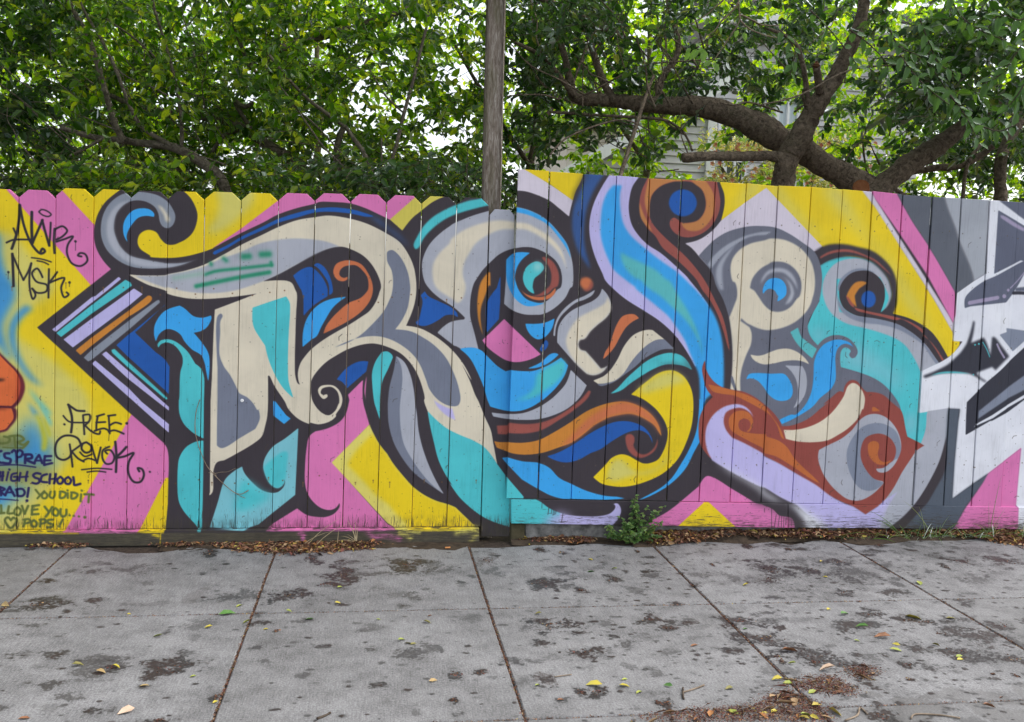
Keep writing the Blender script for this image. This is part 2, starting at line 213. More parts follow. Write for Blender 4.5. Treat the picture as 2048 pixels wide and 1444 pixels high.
n 6.7 1043,1966! 1165,1972! 1113,1890 1075,1803 1060,1727 1056,1637 1067,1561 1088,1494 1099,1456! 1065,1497 1025,1559 999,1635 991,1701 996,1769 1018,1845 1043,1904
L 1.8 676,1984! 726,1969! 796,1926! 912,1858! 990,1811! 982,1777 973,1727! 915,1770 864,1805 776,1837 731,1846 683,1846!
Y 2.1 722,1968! 727,1959! 865,1889! 990,1811! 1004,1858 1025,1903 1044,1953! 1053,2002!
s 13.3 990,1804! 999,1853 1020,1899 1050,1958! 1065,1945! 1026,1877 1006,1805!
o 4.0 1046,1379 1054,1407 1080,1414 1103,1404 1114,1377 1103,1354 1080,1344 1056,1362
R 5.4 1103,1399! 1115,1372 1105,1354 1080,1342 1064,1351! 1089,1356 1100,1377
G 1.9 915,1103! 920,1158 937,1204 972,1250 1026,1293 1077,1317 1127,1348! 1114,1323 1077,1299 1027,1279 982,1241 946,1200 927,1154 922,1101!
G 1.9 1166,1356! 1198,1321 1218,1275 1220,1248 1194,1206 1148,1166 1112,1131 1083,1091 1058,1083 1049,1060 1060,1033 1089,1024! 1133,979 1177,931! 1200,939 1214,951! 1196,925 1169,906 1136,898 1103,905! 1049,950 937,1067! 936,1104 943,1154 974,1205 1019,1243 1069,1267 1120,1291 1151,1319
C 4.1 1196,1316! 1218,1271 1218,1243 1194,1206 1148,1166 1112,1131 1083,1091 1058,1083 1049,1060 1060,1033 1089,1024! 1133,979 1177,931! 1200,939 1214,951! 1196,925 1169,906 1136,898 1103,905! 1030,973 990,1041 983,1082 1000,1137 1044,1198 1099,1231 1154,1260 1186,1284
o 1.9 1188,985! 1198,1022 1220,1059 1237,1120 1258,1176 1284,1213 1322,1226 1350,1224 1373,1206! 1338,1187 1306,1158 1275,1107 1249,1055 1222,1018
C 1.9 1140,868! 1176,883 1194,892 1226,921 1266,982 1301,1057 1346,1113 1392,1137 1430,1145 1452,1144! 1519,1096! 1476,1093 1434,1069 1379,1017 1339,965 1303,908 1257,870 1206,855 1166,852!
D 1.9 1162,850! 1199,853 1257,870 1303,908 1339,965 1379,1017 1434,1069 1476,1091 1519,1096! 1577,1046! 1512,1043 1456,1018 1404,984 1363,946 1308,904 1257,866 1201,844 1181,841
T 2.5 1236,800! 1273,828 1319,880 1364,923 1433,980 1504,1014 1561,1024 1615,1012 1650,985 1682,936! 1637,956 1579,964 1526,961 1460,934 1399,896 1343,858 1293,819
s 11.2 1479,942! 1526,961 1579,967 1652,947 1682,934! 1579,957 1526,954
s 14.0 1630,1008! 1655,985 1687,934! 1667,943 1646,980
R 2.2 1391,1966! 1757,1970! 1783,1880 1791,1835 1784,1775 1752,1714 1701,1669 1640,1646 1592,1646 1548,1665 1521,1700 1522,1728 1539,1742 1559,1734 1576,1721! 1612,1717 1673,1734 1707,1781 1712,1836 1689,1894 1639,1930 1582,1937 1530,1932 1460,1906 1415,1859 1403,1809 1406,1741! 1432,1697 1502,1631 1596,1557 1673,1482 1735,1405 1794,1306 1837,1228 1866,1144 1889,1041! 1875,1074 1851,1144 1812,1236 1764,1314 1717,1368 1681,1422 1584,1511 1485,1585 1444,1643 1400,1682 1364,1735 1349,1806 1358,1874 1383,1934
c_tan 2.7 1398,1975! 1551,1982! 1600,1953! 1582,1937 1530,1932 1460,1906 1415,1859 1404,1809 1404,1741 1385,1785 1376,1830 1381,1884
c_tan 2.8 1599,1976! 1685,1971! 1711,1936 1742,1896 1762,1838 1758,1774 1727,1718 1686,1684 1638,1677 1604,1688 1581,1717! 1612,1717 1673,1734 1707,1781 1712,1836 1689,1894 1639,1930
c_tan 2.7 1349,1815! 1359,1739 1405,1682 1427,1663! 1393,1722 1368,1767
N 2.7 1508,1819 1528,1870 1581,1893 1637,1875 1662,1826 1643,1776 1589,1752 1533,1771
Y 2.4 1780,1975! 1785,1942 1812,1881 1818,1827 1803,1739! 1938,1844! 2046,1922! 2288,1706! 2384,1623! 2471,1591! 2787,1460! 2827,1270! 2848,1266 2933,1244 3026,1203 3066,1172 3112,1124 3148,1076 3175,1035! 3193,1043! 3208,1053! 3241,1103! 3242,1125! 3205,1124! 3193,1178! 3068,1351! 2678,1849! 2599,1931! 2589,1989!
y 25.2 1839,1787! 1912,1881 1961,1948 2034,1951! 1989,1889 1914,1836!
y 25.7 2051,1936! 2115,1938! 2205,1837 2300,1743 2417,1645! 2314,1688 2183,1794!
y 29.6 2347,1945! 2471,1950! 2529,1851 2630,1714 2723,1624 2834,1519 2921,1392 2950,1355 3095,1148 3170,1062! 3097,1124 3016,1210 2900,1330 2811,1484 2726,1586 2589,1713 2444,1842
L 3.0 2589,1989! 2631,1972! 2675,1893! 3164,1270! 3194,1226! 3195,1175! 3065,1356! 2678,1846! 2599,1928!
P 3.0 2629,1972! 2794,1970! 2805,1920! 2903,1781 3012,1647 3106,1521 3190,1403! 3207,1271! 3196,1226! 3164,1270! 3021,1480! 2843,1698! 2675,1891!
i 3.0 2796,1936! 3009,1946! 3076,1949! 3104,1869 3159,1762 3198,1673 3248,1584 3286,1508 3301,1463! 3201,1394! 3190,1403! 3106,1521 3012,1647 2903,1781
j 3.6 3076,1949! 3357,1943! 3377,1509! 3301,1461! 3286,1508 3248,1584 3198,1673 3159,1762 3104,1869
L 2.2 1610,1610! 1688,1634 1758,1685 1803,1739! 1938,1844! 2045,1922! 2384,1623! 2360,1601! 2296,1585! 1910,1578! 1744,1493! 1688,1547! 1643,1591
T 2.4 2380,1520! 2424,1547 2498,1571 2574,1573 2661,1558 2731,1520 2781,1460 2810,1389 2810,1361 2793,1312 2754,1275! 2664,1247! 2857,1218 2937,1186 3032,1125 3104,1032 3128,1000! 3027,947! 3029,716! 3079,724! 3075,703! 3075,623 3053,542! 3071,527! 2965,574! 2961,583! 2940,657 2909,727! 2915,728! 2805,868 2661,934! 2538,965! 2359,1015! 2327,1186! 2362,1277! 2389,1325!
H 41.8 2539,1057 2634,1088 2742,1022 2834,966 2912,909 2885,845 2776,911 2670,948 2555,975
H 24.4 2949,701 3013,691 3007,622 2993,574 2968,606
H 29.2 2350,1148 2399,1173 2441,1150 2404,1102
G 3.0 2407,1353! 2402,1424 2428,1491 2475,1539 2549,1563 2625,1564 2704,1533 2764,1483 2803,1413 2810,1361 2793,1312 2759,1278! 2795,1351 2770,1407! 2735,1468! 2481,1450! 2487,1366! 2509,1271! 2664,1247! 2773,1235 2857,1218 2937,1186 3032,1125 3128,1000! 3029,948! 3013,955! 2977,1017 2919,1089 2864,1126 2757,1163 2668,1184 2549,1210 2475,1251 2431,1302 2406,1363!
c_bg 3.0 2487,1408! 2506,1455 2554,1495 2604,1512 2650,1510 2702,1490! 2631,1479! 2486,1380! 2496,1314! 2519,1276 2572,1239 2666,1213 2754,1206 2859,1184 2940,1148 3023,1096 3060,1050 3101,1002 3113,992! 3129,1000! 3058,1079 2937,1186 2857,1218 2773,1235 2664,1247 2596,1257 2532,1296 2499,1342
K 2.1 2503,1356! 2502,1403 2527,1451 2570,1486 2630,1500 2681,1494 2735,1458 2765,1411 2774,1354 2770,1340 2754,1275! 2843,1263 2933,1242 3026,1196 3066,1172 3112,1124 3148,1076 3176,1035! 3128,1000! 3093,1041 3046,1094 2990,1141 2924,1183 2854,1215 2723,1241 2664,1247 2596,1259 2532,1296 2506,1342
K 5.3 2343,1596! 2393,1626 2448,1639 2518,1640 2595,1628 2673,1612 2748,1568 2803,1513 2834,1447 2845,1366 2844,1314 2827,1268! 2801,1267! 2754,1275! 2793,1312 2810,1370 2807,1389 2782,1455 2731,1510 2662,1555 2574,1573 2498,1568 2424,1545 2380,1520! 2368,1559
T 2.4 2752,1275! 2771,1331 2771,1388 2764,1416! 2789,1364 2789,1365 2780,1307!
R 2.9 2375,1566! 2421,1594 2480,1610 2546,1612 2623,1592 2702,1561 2762,1516 2806,1475! 2757,1511 2698,1552 2624,1582 2547,1598 2481,1596 2422,1580 2378,1557!
R 2.4 2543,1362! 2547,1348 2578,1306 2661,1281 2750,1266 2849,1249 2934,1225 3016,1178 3020,1156 3071,1114 3111,1071 3153,1018! 3145,1013! 3101,1075 3043,1138 2975,1194 2878,1240 2850,1235 2751,1254 2662,1270 2605,1286 2580,1345!
O 2.9 2663,1434! 2634,1442 2594,1435 2565,1405 2546,1357 2554,1353 2582,1321 2609,1298! 2594,1354 2594,1363 2617,1402!
N 3.0 2633,1344 2643,1377 2672,1391 2703,1379 2718,1346 2708,1313 2679,1299 2648,1311
g 2.3 1688,1547! 1729,1594 1780,1642 1845,1681 1946,1711 2024,1718 2109,1713 2190,1683 2267,1640 2341,1591 2374,1536 2392,1471 2394,1400 2384,1325 2362,1277 2335,1229 2328,1186 2346,1134 2395,1082! 2428,1117 2477,1139 2528,1140 2581,1120 2619,1082 2632,1049 2618,1022 2598,1019 2584,1036 2593,1058 2574,1074 2548,1074 2532,1052 2530,1009 2538,965! 2661,934 2740,906 2805,868 2862,815 2902,762 2915,728! 2909,730! 2579,636! 2212,630! 2005,787! 1904,831! 1912,909! 1907,1027 1893,1145 1876,1224 1837,1321 1793,1394 1771,1453 1734,1502
C 2.9 1869,1488 1878,1540 1919,1592 1975,1624 2053,1644 2083,1654 2167,1650 2249,1616 2302,1571 2336,1516 2354,1446 2355,1385 2347,1342 2335,1300 2303,1251 2246,1203 2173,1172 2099,1160 2044,1169 1998,1187 1981,1194 1945,1221! 1941,1207! 1995,1173! 2009,1138 2008,1081 1986,1024 1966,958 1958,896 1964,820! 1906,832! 1909,1004 1897,1121 1877,1224! 1898,1281 1915,1342 1900,1411 1885,1419
g 2.0 1907,909! 1915,900! 1944,824! 1931,826! 1906,876!
g 2.9 1985,1385! 1996,1437 2038,1490 2085,1519 2101,1529 2175,1529 2232,1498 2267,1452 2279,1401 2271,1349 2257,1335 2225,1292 2192,1270 2152,1261 2112,1267 2071,1297 2038,1338 2012,1370 2005,1375!
G 4.3 2044,1408! 2052,1441 2079,1479 2128,1497 2177,1494 2219,1470 2246,1428 2259,1382! 2232,1423 2200,1455 2169,1473 2129,1476 2090,1465 2062,1436
G 4.3 2155,1458! 2191,1441 2223,1409 2237,1372 2238,1358 2223,1320 2190,1300! 2216,1353 2220,1366 2208,1408 2186,1440
B 2.0 2062,1357! 2060,1385 2082,1428 2121,1443 2161,1435 2188,1403 2193,1361 2182,1342 2146,1318! 2149,1351 2147,1350 2125,1378 2095,1386 2071,1371!
k_lg 3.4 1739,1503! 1775,1554 1835,1607 1906,1647 1953,1667 2026,1686 2087,1691! 2066,1676 2002,1667 1954,1653 1888,1614 1828,1566 1787,1518 1760,1480!
k_lg 4.2 1817,1371! 1791,1435 1793,1491 1828,1552 1897,1624! 1852,1557 1826,1501 1825,1445 1836,1371!
C 2.3 2010,1024! 2048,1018 2082,1023 2121,1039 2170,1056 2225,1060 2276,1044 2318,1016 2351,979! 2310,995 2269,1000 2209,995 2140,979 2090,974 2050,985 2024,1003
t 2.3 2232,1152! 2273,1177! 2296,1128 2333,1100 2389,1063! 2367,1013! 2316,1052 2268,1099
B 2.3 2484,1113 2430,1088 2397,1044 2381,991 2382,934 2380,852 2368,799 2336,740 2289,696 2268,697 2200,668! 2214,645! 2270,671 2317,697 2387,744 2425,790 2487,844 2510,893 2507,960 2501,1018 2508,1061 2527,1085 2557,1096 2604,1077! 2582,1101 2545,1114 2514,1117
g 2.4 2527,1085! 2567,1093 2604,1075 2614,1044! 2607,1034! 2593,1058 2568,1077
B 2.3 1994,889! 2008,916 2044,923 2138,921 2209,921 2235,898 2258,860 2264,812 2248,785 2213,774 2172,779 2131,805 2093,852 2056,885 2015,896
G 2.3 2213,968! 2312,966! 2334,928 2344,871 2337,813 2310,764 2276,733! 2296,783 2297,836 2281,894 2248,941
J 2.4 1752,987! 1765,930 1802,879 1854,844 1904,831 1979,820 2045,792 2107,750 2165,701 2205,650 2212,632! 2272,636 2367,675 2437,733 2495,781 2452,756 2496,796 2540,830 2566,823! 2569,855 2587,884 2612,894 2644,885 2677,847 2702,828! 2757,826 2804,812 2865,766 2915,728 2930,698 2948,633 2965,579! 3077,529! 3028,497 3000,455 2949,371 2905,282 2848,204 2818,180! 2746,133! 2667,181! 2526,241 2314,368 2119,469 2039,504! 1960,370! 1806,459! 1752,531 1737,617 1741,680 1772,748 1810,789! 1770,836 1750,892 1740,944
W 2.5 3355,1961! 5995,2082! 6604,-31! 3700,26! 3696,167! 3677,184! 3680,520! 3486,371! 3341,272! 3273,223! 3269,435! 3273,705! 3277,649! 3277,741! 3202,743! 3079,724! 3029,716! 3028,864! 3026,952! 3077,977 3133,1003 3193,1041 3232,1083 3261,1125! 3202,1126! 3196,1226! 3206,1271! 3204,1394! 3301,1463! 3377,1509!
G 2.5 3079,724! 3205,743! 3202,704! 3203,575 3176,446 3127,332 3072,235 3020,165 2967,111 2885,49! 2834,45! 2866,132! 2824,183! 2854,210 2905,282 2949,371 3000,455 3028,497 3077,529! 3053,542! 3075,623 3075,703!
V 2.9 2047,680! 2023,717 1986,743 1944,752 1879,738 1822,698 1784,634 1777,566 1792,497 1825,439! 1936,376 2121,289 2130,289 2237,230 2332,188! 2495,48! 2838,45! 2881,180! 2932,264! 2860,216! 2818,179! 2746,133! 2667,180! 2603,202 2526,241 2441,300 2314,368 2213,423 2119,469 2122,472 2035,521 1931,567! 1892,612 1877,658 1887,704 1933,728 1975,731 2018,711
G 24.5 2881,180! 2932,264! 3047,264! 3000,44! 2825,45!
W 14.7 1836,445! 1947,382 2046,329 2147,271 2113,277 2175,242 2257,200 2332,188! 2402,146 2480,98 2533,47! 2396,48! 2355,117 2289,182 2177,218 2108,259 2123,259 2023,324 1936,370
c_rust 2.3 1779,857! 1854,842 1929,824 2015,797 2092,755 2141,701 2200,627 2232,560! 2215,574 2187,638 2135,701 2079,732 2006,768 1930,800 1856,809 1806,822
c_rust 2.3 2013,603! 2024,601 2042,631 2043,666 2018,703 1982,715 1940,708 1912,681 1908,647 1922,610 1966,581 2034,547 2121,501 2118,487 2192,464 2306,400 2389,347 2459,312! 2413,353 2348,406 2296,455 2249,517 2199,551 2125,577 2128,583 2067,588 2007,596 1973,610 1961,636 1967,662 1993,674 2021,665 2034,642 2029,616
C 2.4 2228,611! 2304,613 2394,637 2465,676 2523,734 2556,781 2530,743 2567,801 2589,860 2613,877 2645,868 2679,827 2693,789 2686,730 2683,736 2662,683 2604,624 2551,589 2486,556 2400,545 2314,549 2243,563!
G 2.4 2443,500! 2500,530 2571,565 2630,613 2675,672 2717,699 2773,705 2831,685 2884,638 2921,574 2932,514 2917,455 2889,407 2848,377 2803,380 2791,395! 2839,401 2875,431 2897,479 2899,526! 2785,371! 2843,315! 2781,252 2708,216 2639,220 2568,264 2501,330 2459,400 2440,459
c_bg 2.4 2923,550! 2893,609 2827,647 2764,654 2691,631 2639,572 2610,501 2615,430 2649,347 2697,288 2755,270 2804,282 2843,315! 2781,341 2727,395 2697,454 2693,519 2714,566 2763,590 2813,591 2865,567 2897,520 2898,461 2864,413 2821,395! 2877,407 2917,455 2932,508
J 2.4 2842,325! 2781,341 2727,395 2696,454 2691,507 2711,566 2762,591 2813,592 2865,567 2900,514 2898,461 2870,419 2814,398! 2800,377! 2842,371!
G 2.4 2791,395! 2840,400 2875,428 2917,455! 2889,407 2848,377 2806,378
c_rust 2.4 2735,537 2762,552 2791,543 2798,520 2793,478 2811,443 2843,431 2880,446! 2857,425 2819,419 2781,431 2747,466 2734,507
c_rust 2.4 2742,743! 2754,744 2790,723! 2743,722!
P 2.3 1794,350 1824,348 1935,286! 2091,198! 2127,192! 2136,186! 2189,165 2231,129 2306,111 2328,49! 1484,58! 1482,99! 1580,151 1648,202! 1755,295!
Y 1.7 1790,205! 1817,205! 1993,54! 1632,57!
s 17.7 2054,254! 2116,224 2191,189 2258,188! 2336,129 2382,75 2396,51! 2328,52! 2306,111 2211,159 2136,189 2081,207
T 2.2 712,225! 855,223! 883,208! 924,177 982,151! 1010,142! 1013,82! 713,87!
V 24.6 965,148! 1028,136 1041,79 899,80 932,125
V 2.5 987,149! 1028,139 1125,130 1211,132 1263,146 1290,175 1289,192 1278,198! 1301,200 1319,175 1320,146 1299,106 1271,76! 990,79!
c_slate 2.5 3416,1861! 3582,1782! 3739,1718! 3755,1553! 3578,1591! 3422,1510!
l 2.8 3430,1836! 3454,1832 3516,1801 3583,1770! 3585,1751! 3518,1777 3434,1822!
c_slate 2.6 3421,1912! 3418,1945! 5998,2062! 6045,1734! 3612,1800! 3539,1840!
c_slate 2.5 3258,1313! 3256,1367 3285,1406 3359,1462 3436,1498 3548,1560 3600,1587! 3641,1607! 3646,1549! 3607,1519! 3570,1444 3508,1352! 3371,1334 3292,1324!
c_slate 3.1 3560,1434! 3614,1441! 3764,1450! 3767,1421! 3562,1417!
X1 3.7 3037,920! 3039,928! 3110,956 3186,996 3221,1029 3255,1064 3281,1104 3288,1119! 3304,1178 3315,1241! 3326,1237! 3321,1163 3312,1117! 3346,1130 3389,1149! 3411,1116 3439,1048! 3440,1152! 3456,1152 3498,1109 3555,1046! 3478,965! 3455,984! 3361,948! 3379,929 3430,900! 3419,897 3380,916 3324,940 3270,946 3196,945 3122,936 3050,913!
T 3.1 3081,928! 3138,947 3201,953 3259,951 3324,942! 3260,944 3201,944 3138,939
c_bg 2.5 3487,1167! 3529,1183! 3524,1205! 3637,1193! 3735,1183! 3642,1136! 3576,1076!
X1 2.5 3317,779! 3386,849 3430,895! 3511,965 3570,1026 3646,1097! 3886,1325! 3925,928! 3673,799! 3575,727! 3482,676! 3470,675! 3393,631! 3325,593! 3319,705!
c_bg 3.1 3396,730! 3568,872! 3660,938! 3908,1097! 3920,978! 3668,854! 3574,807! 3395,685!
W 2.5 3402,663! 3480,706! 3572,767! 3671,826! 3921,963! 3923,948! 3672,809! 3578,755! 3486,691! 3394,650! 3369,636!
c_sl2 3.7 3202,743! 3277,740! 3273,705! 3269,435! 3273,223! 3341,272! 3486,371! 3477,338! 3356,169! 3297,37! 2926,40! 3078,159! 3161,278 3215,397 3203,570! 3201,704!
K 3.1 3204,581! 3176,446 3127,332 3072,235 3020,165 2967,111 2880,43! 2978,43! 3036,105 3078,153 3121,202 3161,278 3215,397!
P 3.2 3486,371! 3680,520! 3678,178! 3696,167! 3704,17! 3286,26! 3357,163! 3398,223! 3455,311!
c_olive 2.4 -2716,75! -1058,64! -276,63! 557,61! 562,-104! -2720,-62!"""
